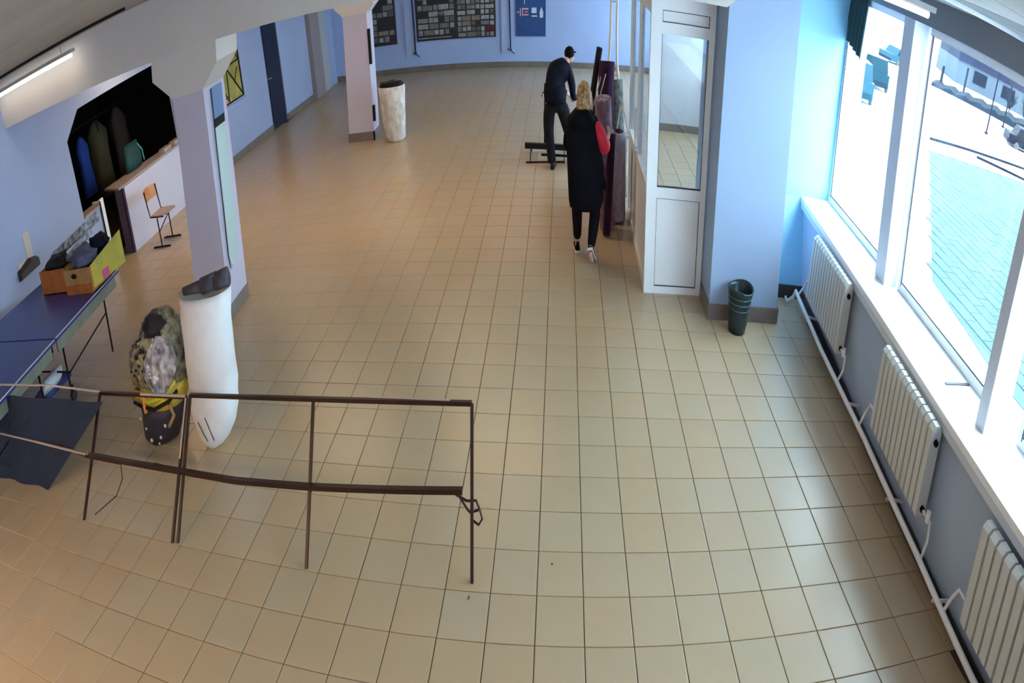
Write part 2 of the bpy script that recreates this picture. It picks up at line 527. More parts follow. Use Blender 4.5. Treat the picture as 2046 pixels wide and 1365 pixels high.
# counter wall right of the doorway
bm = B()
lwall_piece(bm, 7.34, OY1, 0, OZ - 0.03, 0.20)
hw = struct('wall_left_counter', bm, mat('pale_lilac_wall_paint', (0.62, 0.62, 0.76), 0.6, var=0.05, scale=1.5))
bm = B()
hexa(bm, [(LW(7.3) - 0.25, 7.32, 0), (LW(7.3) - 0.03, 7.30, 0), (LW(7.3) - 0.03, 7.345, 0), (LW(7.3) - 0.25, 7.345, 0),
          (LW(7.3) - 0.25, 7.32, 0.93), (LW(7.3) - 0.03, 7.30, 0.93), (LW(7.3) - 0.03, 7.345, 0.93), (LW(7.3) - 0.25, 7.345, 0.93)])
mk('end_face', bm, M['jamb'], hw)
bm = B()
bx(bm, LW(7.3) - 0.035, LW(7.3) + 0.012, 7.29, 7.35, 0, 0.93)
mk('corner_trim', bm, M['jamb_dark'], hw)
bm = B()
hexa(bm, [(LW(7.2) - 0.62, 7.42, 0.935), (LW(7.2) - 0.02, 7.22, 0.935), (LW(9.7) + 0.03, 9.72, 0.935), (LW(9.7) - 0.30, 9.72, 0.935),
          (LW(7.2) - 0.62, 7.42, 0.965), (LW(7.2) - 0.02, 7.22, 0.965), (LW(9.7) + 0.03, 9.72, 0.965), (LW(9.7) - 0.30, 9.72, 0.965)])
tag(mk('counter_top', bm, M['counter']), 'beige counter board on the low white wall of the cloakroom hatch', 'counter')
bm = B()
hexa(bm, [(LW(6.2) - 0.30, 6.14, 0.93), (LW(6.2) + 0.02, 6.14, 0.93), (LW(6.6) + 0.02, 6.66, 0.93), (LW(6.6) - 0.30, 6.66, 0.93),
          (LW(6.2) - 0.30, 6.14, 0.96), (LW(6.2) + 0.02, 6.14, 0.96), (LW(6.6) + 0.02, 6.66, 0.96), (LW(6.6) - 0.30, 6.66, 0.96)])
tag(mk('counter_top', bm, M['counter']), 'short beige ledge left of the dark cloakroom doorway', 'counter')
# white door frame on the left side of the doorway
bm = B()
bx(bm, LW(6.7) - 0.04, LW(6.7) + 0.015, 6.60, 6.70, 0, 1.02)
bx(bm, LW(6.7) - 0.28, LW(6.7) - 0.04, 6.655, 6.70, 0, 0.99)
df = struct('door_2', bm, M['white'])
df['label'] = 'white frame post at the left of the dark cloakroom doorway'
bm = B()
bx(bm, LW(6.6) + 0.0155, LW(6.6) + 0.03, 6.575, 6.60, 0.30, 1.0)
mk('seal_strip', bm, M['black'], df)

# cloakroom behind the hatch
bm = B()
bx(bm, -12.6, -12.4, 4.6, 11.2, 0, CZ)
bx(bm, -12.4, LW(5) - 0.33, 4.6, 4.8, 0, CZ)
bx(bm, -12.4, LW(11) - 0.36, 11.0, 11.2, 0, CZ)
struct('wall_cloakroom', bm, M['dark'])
def garment(name, x, y, zt, h, wd, m, label, cat, grp=None, seed=0):
    bm = B()
    loft(bm, [(x, y, zt - h, wd * 0.33, wd * 0.50), (x, y, zt - h * 0.5, wd * 0.30, wd * 0.44), (x, y, zt - h * 0.18, wd * 0.26, wd * 0.48), (x, y, zt - 0.04, wd * 0.13, wd * 0.22), (x, y, zt, wd * 0.05, wd * 0.08)],
         noise=0.13, seed=seed, n=20)
    o = tag(mk(name, bm, m, smooth=True), label, cat, grp)
    return o
bm = B()
tube(bm, (-10.6, 5.1, 1.86), (-10.6, 10.9, 1.86), 0.016)
for y in (5.3, 8.9, 10.8):
    tube(bm, (-10.6, y, 0), (-10.6, y, 1.86), 0.016)
tag(mk('clothes_rail', bm, M['black']), 'dark clothes rail in the cloakroom behind the hatch', 'rail')
garment('hanging_coat', -10.6, 8.20, 1.72, 0.95, 0.40, M['blue_cloth'], 'bright blue coat hanging in the dark cloakroom', 'coat', seed=3)
garment('hanging_coat', -10.75, 8.95, 1.80, 1.25, 0.66, M['dark_olive'], 'dark olive coat hanging right of the blue coat', 'coat', seed=4)
garment('hanging_coat', -10.75, 9.80, 1.80, 1.30, 0.60, M['dark_brown'], 'dark brown coat hanging behind the teal bag on the counter', 'coat', seed=5)
garment('hanging_coat', -10.75, 7.45, 1.80, 1.15, 0.42, M['dark_olive'], 'dark olive coat hanging left of the blue coat', 'coat', seed=6)
bm = B()
loft(bm, [(-9.16, 8.27, 0.967, 0.10, 0.27), (-9.16, 8.27, 1.10, 0.12, 0.27), (-9.17, 8.29, 1.28, 0.10, 0.25), (-9.18, 8.30, 1.36, 0.03, 0.22)], noise=0.07, seed=2)
tag(mk('bag', bm, M['teal'], smooth=True), 'dark teal bag standing on the cloakroom counter', 'bag')
bm = B()
path(bm, [(-9.10, 8.44, 1.30), (-9.04, 8.50, 1.18), (-9.03, 8.5, 1.02)], 0.012)
bag_edge = mk('strap', bm, mat('pale_teal_piping', (0.08, 0.45, 0.42), 0.5), bpy.data.objects['bag'])
for y in (9.0, 9.42):
    bm = B()
    bx(bm, LW(9) - 0.19, LW(9) - 0.03, y - 0.14, y + 0.14, 0.967, 1.03)
    tag(mk('tray', bm, M['counter']), 'small beige tray on the hatch counter, %s' % ('nearer the teal bag' if y < 9.1 else 'nearer the front column'), 'tray')

# yellow stained window in the left wall
bm = B()
lwall_piece(bm, 11.40, 12.46, 1.0, 2.3, 0.02)
for v in bm.verts:
    v.co.x -= 0.03
win_y = struct('window_1', bm, M['yellow_glass'])
win_y['label'] = 'yellow stained glass window with black bars in the left wall'
def LP(y, z, o=-0.02):
    return (LW(y) + o, y, z)
for a, b, r in [((11.42, 1.0), (11.42, 2.3), .018), ((12.44, 1.0), (12.44, 2.3), .022), ((11.42, 1.01), (12.44, 1.01), .018), ((11.42, 2.28), (12.44, 2.28), .018),
                ((11.44, 1.62), (12.42, 1.67), .014), ((11.75, 1.66), (12.42, 1.05), .016), ((11.78, 1.68), (12.30, 2.2), .014), ((11.80, 1.62), (11.74, 1.02), .014),
                ((11.44, 1.40), (11.72, 1.06), .012), ((12.40, 1.68), (12.05, 2.28), .012), ((12.1, 1.30), (12.3, 1.55), .010), ((11.44, 1.10), (11.74, 1.14), .010)]:
    bm = B()
    tube(bm, LP(*a), LP(*b), r, n=6)
    mk('glazing_bar', bm, M['black'], win_y)
bm = B()
for P in ([(11.44, 1.38), (11.70, 1.05), (11.44, 1.05)],):
    f = [bm.verts.new(LP(y, z, -0.024)) for y, z in P]
    g = [bm.verts.new(LP(y, z, -0.029)) for y, z in P]
    bm.faces.new(f); bm.faces.new(g[::-1])
    for i in range(3):
        bm.faces.new((f[i], f[(i + 1) % 3], g[(i + 1) % 3], g[i]))
mk('pane', bm, M['orange_glass'], win_y)
bm = B()
hexa(bm, [LP(11.38, .94, -.02), LP(11.38, .94, .05), LP(12.48, .94, .05), LP(12.48, .94, -.02), LP(11.38, .975, -.02), LP(11.38, .975, .05), LP(12.48, .975, .05), LP(12.48, .975, -.02)])
mk('window_sill', bm, M['wall_left'], win_y)
# dark door
bm = B()
lwall_piece(bm, 13.74, 14.66, 0.0, 2.25, 0.06)
for v in bm.verts:
    v.co.x -= 0.03
d1 = struct('door_1', bm, M['door_navy'])
d1['label'] = 'dark navy door in the left wall beyond the yellow window'
for z0, z1 in ((0.15, 0.95), (1.05, 2.1)):
    bm = B()
    lwall_piece(bm, 13.86, 14.54, z0, z1, 0.012)
    for v in bm.verts:
        v.co.x -= 0.02
    mk('door_panel', bm, M['door_navy'], d1)
bm = B()
tube(bm, LP(13.84, 1.0, -.03), LP(13.84, 1.0, .03), 0.012)
tube(bm, LP(13.84, 1.0, .03), LP(13.96, 1.0, .03), 0.010)
mk('door_handle', bm, M['fixture'], d1)

# skirting along the left wall and in the far corner
def lskirt(n, y0, y1):
    bm = B()
    hexa(bm, [(LW(y0) - .01, y0, 0), (LW(y0) + .022, y0, 0), (LW(y1) + .022, y1, 0), (LW(y1) - .01, y1, 0),
              (LW(y0) - .01, y0, .13), (LW(y0) + .016, y0, .13), (LW(y1) + .016, y1, .13), (LW(y1) - .01, y1, .13)])
    struct(n, bm, M['skirting'])
lskirt('baseboard_left', 9.3, 13.74)
lskirt('baseboard_left_rear', 14.66, 16.6)
lskirt('baseboard_left_front', -3.7, 6.6)
# pilasters near the far left corner
bm = B()
bx(bm, LW(16.9) - 0.05, LW(16.9) + 0.13, 16.55, 17.35, 0, CZ)
struct('trim_3', bm, M['brown_pil'])['label'] = 'mauve brown pilaster near the far left corner'
bm = B()
bx(bm, LW(17.6) - 0.05, LW(17.6) + 0.06, 17.42, 17.95, 0, CZ)
struct('trim_4', bm, M['cream_pil'])['label'] = 'narrow cream pilaster beside the mauve brown one'

# ------------------------------------------------------------------ back wall
BY = 18.6
bm = B()
bx(bm, -9.0, 4.0, BY, BY + 0.3, 0, CZ)
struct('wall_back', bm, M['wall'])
bm = B()
bx(bm, -8.1, 3.9, BY - 0.03, BY, 0, 0.13)
struct('baseboard_back', bm, M['skirting'])
for x0, x1, lab in ((-5.50, -5.16, 'pale strip pilaster between the two dark photo boards'), (-2.24, -1.98, 'pale strip pilaster between the dark photo board and the blue poster')):
    bm = B()
    bx(bm, x0, x1, BY - 0.06, BY, 0.42 if x0 < -4 else 0.34, CZ)
    struct('trim_5' if x0 < -4 else 'trim_6', bm, M['wall'])['label'] = lab
for k, (x, z) in enumerate(((-5.17, 0.40), (-1.95, 0.36))):
    bm = B()
    path(bm, [(x - 0.03, BY - 0.09, CZ), (x, BY - 0.09, 1.2), (x + 0.01, BY - 0.09, z + 0.08), (x + 0.03, BY - 0.1, z + 0.02)], 0.022)
    path(bm, [(x - 0.08, BY - 0.09, z + 0.06), (x + 0.01, BY - 0.1, z + 0.03), (x + 0.14, BY - 0.09, z - 0.05)], 0.012)
    tag(mk('hanging_cable', bm, M['black']), 'black cable hanging down the %s pale strip of the back wall' % ('left' if k == 0 else 'right'), 'cable')
def board(x0, x1, z0, z1, m, label):
    e = emp('photo_board' if m != M['poster_blue'] else 'poster', ((x0 + x1) / 2, BY - 0.03, z0), label, 'poster')
    bm = B()
    bx(bm, x0, x1, BY - 0.04, BY - 0.002, z0, z1)
    mk('board', bm, m, e)
    return e
cardm = [mat('photo_card_%d' % i, c, 0.4, var=0.4, scale=9) for i, c in enumerate([(0.30, 0.31, 0.33), (0.20, 0.22, 0.20), (0.42, 0.44, 0.46), (0.13, 0.13, 0.14), (0.26, 0.22, 0.18), (0.36, 0.40, 0.36)])]
red_card = mat('photo_card_red', (0.10, 0.01, 0.02), 0.5)
pink_card = mat('photo_card_pink', (0.36, 0.20, 0.30), 0.5)
def cards(e, x0, x1, z0, z1, nx, nz, dens, rs, accent=False):
    r = random.Random(rs)
    dx, dz = (x1 - x0) / nx, (z1 - z0) / nz
    for j in range(nz):
        i = 0
        while i < nx:
            wdt = 1 if r.random() < 0.6 or i == nx - 1 else 2
            if r.random() < dens:
                a = x0 + i * dx + r.uniform(.01, .03)
                b = x0 + (i + wdt) * dx - r.uniform(.01, .03)
                c = z0 + j * dz + r.uniform(.008, .02)
                d = z0 + (j + 1) * dz - r.uniform(.008, .025)
                bm = B()
                bx(bm, a, b, BY - 0.048, BY - 0.038, c, d)
                m = r.choice(cardm)
                if accent and j == 0 and i + wdt >= nx: m = pink_card
                if accent and j == 1 and i + wdt >= nx: m = red_card
                mk('photo_card', bm, m, e)
            i += wdt
e = board(-5.10, -2.42, 0.69, 2.1, M['poster_dark'], 'wide dark board of small grey pictures in the middle of the back wall')
cards(e, -5.04, -3.78, 0.80, 2.05, 7, 9, 0.80, 3)
for z_, x0_, x1_ in ((.74, -5.04, -3.9), (1.28, -4.6, -3.8), (1.62, -5.0, -4.0)):
    bm = B()
    bx(bm, x0_, x1_, BY - .05, BY - .046, z_, z_ + .018)
    mk('printed_line', bm, cardm[2], e)
cards(e, -3.70, -2.46, 0.71, 2.05, 8, 11, 0.93, 5, True)
e = board(-7.1, -5.80, 0.69, 2.1, M['poster_dark'], 'dark board of small grey pictures behind the rear column')
cards(e, -7.05, -5.85, 0.76, 2.05, 6, 9, 0.6, 8)
e = board(-1.76, -0.78, 0.69, 2.1, M['poster_blue'], 'blue poster with a row of pink and white signs on the back wall')
pk = mat('pink_poster_print', (0.75, 0.40, 0.42), 0.5)
wh = mat('white_poster_print', (0.62, 0.72, 0.86), 0.5)
for (a, b, c, d, m) in [(-1.72, -1.64, 1.21, 1.235, pk), (-1.62, -1.59, 1.13, 1.31, pk), (-1.55, -1.34, 1.275, 1.31, pk), (-1.55, -1.52, 1.15, 1.275, pk), (-1.52, -1.34, 1.15, 1.175, pk), (-1.46, -1.36, 1.215, 1.235, pk), (-1.24, -1.08, 1.20, 1.32, wh), (-1.24, -1.06, 1.12, 1.15, wh), (-1.74, -1.40, 1.52, 1.53, wh), (-1.3, -1.1, 1.60, 1.61, wh), (-1.48, -1.46, 1.4, 1.75, wh)]:
    bm = B()
    bx(bm, a, b, BY - 0.044, BY - 0.038, c, d)
    mk('sign_print', bm, m, e)
bm = B()
P = [(-0.97, 1.10), (-0.87, 1.10), (-0.86, 1.22), (-0.92, 1.34), (-0.98, 1.22)]
f = [bm.verts.new((x, BY - 0.045, z)) for x, z in P]
g = [bm.verts.new((x, BY - 0.038, z)) for x, z in P]
bm.faces.new(f); bm.faces.new(g[::-1])
for i in range(5):
    bm.faces.new((f[i], f[(i + 1) % 5], g[(i + 1) % 5], g[i]))
mk('sign_print', bm, wh, e)

# ------------------------------------------------------------------ right wall under and around the windows
def rpiece(bm, y0, y1, z0a, z0b, z1a, z1b, o0=0.0, o1=0.30, mi=0):
    hexa(bm, [(RW(y0) + o0, y0, z0a), (RW(y0) + o1, y0, z0a), (RW(y1) + o1, y1, z0b), (RW(y1) + o0, y1, z0b),
              (RW(y0) + o0, y0, z1a), (RW(y0) + o1, y0, z1a), (RW(y1) + o1, y1, z1b), (RW(y1) + o0, y1, z1b)], mi)
bm = B()
rpiece(bm, -3.8, 6.12, 0, 0, SZ(-3.8) - 0.05, SZ(6.12) - 0.05, 0, 0.62)
struct('wall_right', bm, M['under'])
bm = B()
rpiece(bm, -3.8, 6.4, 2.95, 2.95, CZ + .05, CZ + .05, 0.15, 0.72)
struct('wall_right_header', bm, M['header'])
bm = B()
rpiece(bm, 6.75, 18.7, 0, 0, 0.95, 0.95, 0.0, 0.2)
rpiece(bm, 6.75, 18.7, 2.9, 2.9, CZ, CZ, 0.0, 0.2)
for ya, yb in ((6.75, 7.2), (9.9, 10.3), (12.45, 13.0), (15.6, 16.0), (18.2, 18.7)):
    rpiece(bm, ya, yb, .95, .95, 2.9, 2.9, 0.0, 0.2)
struct('wall_right_rear', bm, M['wall'])
for n_, (ya, yb) in enumerate(((7.2, 9.9), (10.3, 12.45), (13.0, 15.6), (16.0, 18.2))):  # rear windows added out of view to let daylight into the back
    bm = B()
    rpiece(bm, ya, yb, .95, .95, 2.9, 2.9, 0.09, 0.10)
    wo = struct('window_%d' % (6 + n_), bm, M['glass'])
    for yy in (ya + .03, yb - .03):
        bm = B()
        rpiece(bm, yy - .03, yy + .03, .95, .95, 2.9, 2.9, .06, .13)
        mk('window_frame', bm, M['white'], wo)
bm = B()
rpiece(bm, -3.8, 5.62, 0, 0, .10, .10, -0.02, 0.0)
struct('baseboard_right', bm, M['skirt_dark'])
# short return wall at the far end of the windows
bm = B()
hexa(bm, [(2.60, 5.62, 0), (4.2, 5.62, 0), (4.2, 6.75, 0), (2.60, 6.75, 0), (2.60, 6.10, .87), (4.2, 6.10, .87), (4.2, 6.75, .87), (2.60, 6.75, .87)])
hexa(bm, [(2.60, 6.10, .87), (4.2, 6.10, .87), (4.2, 6.75, .87), (2.60, 6.75, .87), (2.60, 6.42, CZ), (4.2, 6.42, CZ), (4.2, 6.75, CZ), (2.60, 6.75, CZ)])
struct('wall_window_return', bm, M['return'])
bm = B()
bx(bm, 2.62, RW(5.6), 5.60, 5.62, 0, .13)
struct('baseboard_window_return', bm, M['skirt_dark'])
# sill
bm = B()
rpiece(bm, -3.8, 6.12, SZ(-3.8) - .05, SZ(6.12) - .05, SZ(-3.8), SZ(6.12), -0.05, 0.62)
sill = tag(mk('window_sill_board', bm, M['sill']), 'long white sill board under the big windows above the radiators', 'sill')
bm = B()
rpiece(bm, -3.8, 6.12, SZ(-3.8) - .105, SZ(6.12) - .105, SZ(-3.8) - .055, SZ(6.12) - .055, -0.045, -0.001)
mk('edge_strip', bm, M['post'], sill)

# windows: posts, frames and panes
def wpt(y, o, z):
    return (RW(y) + o, y, z)
def post(yb, yt, x0, x1, dy, label, n):
    bm = B()
    zb, zt = SZ(yb) - 0.002, 2.97
    hexa(bm, [(x0, yb, zb), (x1, yb, zb), (x1, yb + dy, zb), (x0, yb + dy, zb), (x0, yt, zt), (x1, yt, zt), (x1, yt + dy, zt), (x0, yt + dy, zt)])
    o = struct('trim_%d' % n, bm, M['post'])
    o['label'] = label
    return o
post(3.63, 3.98, 3.50, 3.79, 0.24, 'pale window post above the nearer end of the farthest radiator', 7)
post(1.27, 1.27, 3.24, 3.50, 0.12, 'pale window post above the middle radiator', 8)
OF = lambda y: .61 - .028 * y
def window(n, y0, y1, label, yt0, yt1):
    e = bpy.data.objects.new('window_%d' % n, None)
    C.objects.link(e)
    e.location = wpt((y0 + y1) / 2, 0.55, 1.0)
    e['kind'] = 'structure'
    e['label'] = label
    fw = 0.05
    def bar(ya, za, yb, zb, wd=fw):
        bm = B()
        sq(bm, wpt(ya, OF(ya), za), wpt(yb, OF(yb), zb), wd)
        mk('window_frame', bm, M['white'], e)
    bar(y0, SZ(y0) + .04, y1, SZ(y1) + .04, .07)
    bar(yt0, 2.92, yt1, 2.92, .07)
    bar(y0 + .03, SZ(y0), yt0 + .03, 2.95)
    bar(y1 - .03, SZ(y1), yt1 - .03, 2.95)
    for yy, yt in ((y0 + .065, yt0 + .065), (y1 - .065, yt1 - .065)):
        bm = B()
        sq(bm, wpt(yy, OF(yy) - .03, SZ(yy) + .05), wpt(yt, OF(yt) - .03, 2.90), .012)
        mk('gasket', bm, M['pvc_seam'], e)
    bm = B()
    sq(bm, wpt(y0 + .06, OF(y0) - .03, SZ(y0) + .08), wpt(y1 - .06, OF(y1) - .03, SZ(y1) + .08), .01)
    mk('gasket', bm, M['pvc_seam'], e)
    bm = B()
    hexa(bm, [wpt(y0, OF(y0), SZ(y0)), wpt(y0, OF(y0) + .008, SZ(y0)), wpt(y1, OF(y1) + .008, SZ(y1)), wpt(y1, OF(y1), SZ(y1)),
              wpt(yt0, OF(yt0), 2.95), wpt(yt0, OF(yt0) + .008, 2.95), wpt(yt1, OF(yt1) + .008, 2.95), wpt(yt1, OF(yt1), 2.95)])
    mk('pane', bm, M['glass'], e)
window(2, 3.90, 6.08, 'farthest tall window next to the blue pillar', 4.22, 6.40)
window(3, 1.42, 3.60, 'middle tall window between the two pale posts', 1.45, 3.92)
window(4, -1.4, 1.15, 'nearest tall window at the right edge', -1.4, 1.17)
window(5, -3.75, -1.45, 'tall window outside the frame', -3.75, -1.45)
# latch on the sill and curtain
bm = B()
hexa(bm, [wpt(1.9, .2, SZ(1.9)), wpt(1.9, .5, SZ(1.9)), wpt(1.93, .5, SZ(1.9)), wpt(1.93, .2, SZ(1.9)),
          wpt(1.9, .2, SZ(1.9) + .006), wpt(1.9, .5, SZ(1.9) + .006), wpt(1.93, .5, SZ(1.9) + .006), wpt(1.93, .2, SZ(1.9) + .006)])
tag(mk('sill_joint_strip', bm, M['pvc_seam']), 'short dark joint strip lying across the white sill above the middle radiator', 'strip')
bm = B()
n = 26
rows = []
for k in range(n + 1):
    t = k / n
    y = 6.36 - t * 0.72
    off = .38 + .02 * math.sin(t * 30)
    zb = 2.50 - 0.12 * t
    rows.append([bm.verts.new(wpt(y, off, zb)), bm.verts.new(wpt(y, off, 3.0)), bm.verts.new(wpt(y, off + .012, 3.0)), bm.verts.new(wpt(y, off + .012, zb))])
for a, b in zip(rows, rows[1:]):
    for i in range(4):
        bm.faces.new((a[i], a[(i + 1) % 4], b[(i + 1) % 4], b[i]))
bm.faces.new(rows[0]); bm.faces.new(rows[-1][::-1])
tag(mk('curtain', bm, M['curtain'], smooth=False), 'dark teal curtain gathered at the far top of the farthest window', 'curtain')

# ------------------------------------------------------------------ blue pillar with capital
def kpillar(name, pts_b, pts_t, y0, y1, z0, z1, m):
    (a, b), (c, d) = pts_b, pts_t
    bm = B()
    hexa(bm, [(a, y0, z0), (b, y0, z0), (b, y1, z0), (a, y1, z0), (c, y0, z1), (d, y0, z1), (d, y1, z1), (c, y1, z1)])
    return struct(name, bm, m)
pl = kpillar('wall_pillar', (1.774, 2.745), (1.645, 2.51), 4.97, 6.2, 0, CZ, M['pillar'])
pl['label'] = 'wide sky blue pillar beside the windows'
bm = B()
hexa(bm, [(1.755, 4.95, 0), (2.755, 4.95, 0), (2.755, 5.0, 0), (1.755, 5.0, 0), (1.755, 4.95, .14), (2.755, 4.95, .14), (2.755, 5.0, .14), (1.755, 5.0, .14)])
bx(bm, 1.750, 1.79, 5.0, 5.46, 0, .14)
bx(bm, 2.72, 2.76, 4.96, 5.62, 0, .14)
mk('skirting', bm, M['skirting'], pl)

# ------------------------------------------------------------------ front and rear columns
def column(n, yb, y1, xb, xt, zt, fl_, zf, zb, label):
    bm = B()
    hexa(bm, [(xb[0], yb, 0), (xb[1], yb, 0), (xb[1], y1, 0), (xb[0], y1, 0), (xt[0], yb, zt), (xt[1], yb, zt), (xt[1], y1, zt), (xt[0], y1, zt)])
    o = struct('wall_column_%d' % n, bm, M['column'])
    o['label'] = label
    bm = B()
    a = hexa(bm, [(xt[0] - .004, yb - .004, zt), (xt[1] + .004, yb - .004, zt), (xt[1] + .004, y1, zt), (xt[0] - .004, y1, zt),
                  (fl_[0], yb - .004, zf), (fl_[1], yb - .004, zf), (fl_[1], y1, zf), (fl_[0], y1, zf)])
    hexa(bm, [(fl_[0], yb - .004, zf), (fl_[1], yb - .004, zf), (fl_[1], y1, zf), (fl_[0], y1, zf),
              (fl_[0] + .05, yb - .004, zb), (fl_[1] + .04, yb - .004, zb), (fl_[1] + .04, y1, zb), (fl_[0] + .05, y1, zb)])
    mk('capital', bm, M['beam'], o)
    bm = B()
    for (x0, x1, ya, yb2) in ((xb[0] - .015, xb[1] + .02, yb - .02, yb + .01), (xb[1] - .01, xb[1] + .02, yb - .02, y1 + .02)):
        bx(bm, x0, x1, ya, yb2, 0, .14)
    mk('skirting', bm, M['skirting'], o)
    return o
c1 = column(1, 4.81, 5.38, (-5.50, -4.905), (-5.265, -4.758), 2.19, (-5.555, -4.475), 2.40, 2.60, 'lilac front column with a flared beige head')
c2 = column(2, 11.75, 12.2, (-5.345, -4.70), (-5.22, -4.635), 2.0, (-5.40, -4.46), 2.13, 2.46, 'lilac rear column with a flared head')
# poster / mirror hanging on the right face of the front column
e = emp('column_poster', (-4.84, 5.1, 0.5), 'tall pale green board with a blue top on the right side of the front column', 'board')
def cface(y, z, o=0.0):
    return (-4.905 + 0.067 * z + 0.006 + o, y, z)
def cpanel(bm, P, th=0.02):
    f = [bm.verts.new(cface(y, z, th)) for y, z in P]
    g = [bm.verts.new(cface(y, z, 0)) for y, z in P]
    bm.faces.new(f); bm.faces.new(g[::-1])
    for i in range(len(P)):
        j = (i + 1) % len(P)
        bm.faces.new((f[i], f[j], g[j], g[i]))
bm = B()
cpanel(bm, [(4.93, 0.60), (4.96, 0.50), (5.03, 0.46), (5.15, 0.50), (5.22, 0.62), (5.24, 1.80), (4.97, 1.80)])
mk('lower_panel', bm, M['mirror_pale'], e)
bm = B()
cpanel(bm, [(4.97, 1.80), (5.24, 1.80), (5.25, 1.88), (4.98, 1.88)], .021)
mk('dark_band', bm, M['black'], e)
bm = B()
cpanel(bm, [(4.98, 1.88), (5.25, 1.88), (5.27, 2.16), (5.0, 2.16)])
mk('upper_panel', bm, M['mirror_blue'], e)
bm = B()
path(bm, [cface(4.955, 2.16, .02), cface(4.945, 1.86, .024), cface(4.93, 1.6, .022), cface(4.915, 1.0, .022), cface(4.905, .6, .022), cface(4.93, .47, .022)], .006)
mk('edge_cord', bm, M['black'], e)
# dark clips on the rear column's right side
bm = B()
for z0, z1 in ((1.2, 1.75), (0.3, 0.55)):
    bx(bm, -4.70, -4.645, 11.735, 11.80, z0, z1, k=0.03)
mk('dark_strip', bm, M['black'], c2)

# ------------------------------------------------------------------ white entrance cabin
K = -0.045
cab = emp('entrance_cabin', (1.34, 6.6, 0), 'white plastic entrance cabin with glazed sides beside the blue pillar', 'cabin')
def cb(name, x0, x1, y0, y1, z0, z1, m=None, parent=None, label=None):
    bm = B()
    bx(bm, x0, x1, y0, y1, z0, z1, k=K)
    return mk(name, bm, m or M['pvc'], parent or cab, label=label)
YF = 5.467
# front face
cb('frame_post', .955, 1.095, YF, YF + .07, 0, 2.5)
cb('frame_post', 1.685, 1.760, YF, YF + .07, 0, 2.5)
cb('frame_rail', 1.095, 1.685, YF, YF + .07, 0, .065)
cb('frame_rail', 1.095, 1.685, YF, YF + .07, .86, .955)
cb('frame_rail', 1.095, 1.685, YF, YF + .07, 2.245, 2.34)
cb('frame_rail', 1.095, 1.685, YF, YF + .07, 2.44, 2.5)
p1 = cb('lower_panel', 1.095, 1.685, YF + .022, YF + .05, .065, .86)
p2 = cb('transom_panel', 1.095, 1.685, YF + .022, YF + .05, 2.34, 2.44)
for (za, zb) in ((.065, .86), (2.34, 2.44)):
    for (a, b, c, d) in ((1.095, 1.102, za, zb), (1.678, 1.685, za, zb), (1.095, 1.685, za, za + .007), (1.095, 1.685, zb - .007, zb)):
        cb('gasket', a, b, YF + .012, YF + .021, c, d, M['pvc_seam'])
cb('pane', 1.095, 1.685, YF + .03, YF + .036, .955, 2.245, M['glass2'])
for (a, b, c, d) in ((1.095, 1.103, .955, 2.245), (1.677, 1.685, .955, 2.245), (1.095, 1.685, .955, .967)):
    cb('gasket', a, b, YF + .012, YF + .021, c, d, M['pvc_seam'])
# left side face (two glazed bays), rear and right side
XL = .955
for y in (6.60, 7.76):
    cb('frame_post', XL, XL + .07, y, y + .09, 0, 2.5)
for (ya, yb) in ((YF + .07, 6.60), (6.69, 7.76)):
    cb('frame_rail', XL, XL + .07, ya, yb, 0, .07)
    cb('frame_rail', XL, XL + .07, ya, yb, .86, .955)
    cb('frame_rail', XL, XL + .07, ya, yb, 2.40, 2.5)
    cb('lower_panel', XL + .02, XL + .05, ya, yb, .07, .86)
    cb('pane', XL + .03, XL + .036, ya, yb, .955, 2.40, M['glass2'])
    cb('gasket', XL + .012, XL + .021, ya, ya + .008, .07, .86, M['pvc_seam'])
cb('frame_rail', XL + .07, 1.69, 7.78, 7.85, 2.40, 2.5)
cb('roof', XL, 1.76, YF, 7.85, 2.5, 2.56)
h = cb('door_handle', XL - .05, XL - .035, 6.52, 6.545, 1.0, 1.42, M['white'])
cb('handle_mount', XL - .036, XL + .001, 6.52, 6.545, 1.03, 1.05, M['white'])
cb('handle_mount', XL - .036, XL + .001, 6.52, 6.545, 1.37, 1.39, M['white'])
# grey partition far behind the cabin, seen through its glass
bm = B()
bx(bm, 2.05, 4.0, 12.5, 12.62, 0, CZ)
pt = struct('wall_partition', bm, M['grey_part'])
bm = B()
bx(bm, 2.05, 3.9, 12.47, 12.5, 0, .12)
mk('skirting', bm, M['skirting'], pt)
bm = B()
bx(bm, 3.24, 3.40, 12.40, 12.5, 0.7, 2.9)
mk('door_post', bm, M['white'], pt)

# ------------------------------------------------------------------ front wall behind the camera
bm = B()
bx(bm, -13.0, 4.2, -3.9, -3.7, 0, CZ)
struct('wall_front', bm, M['wall'])

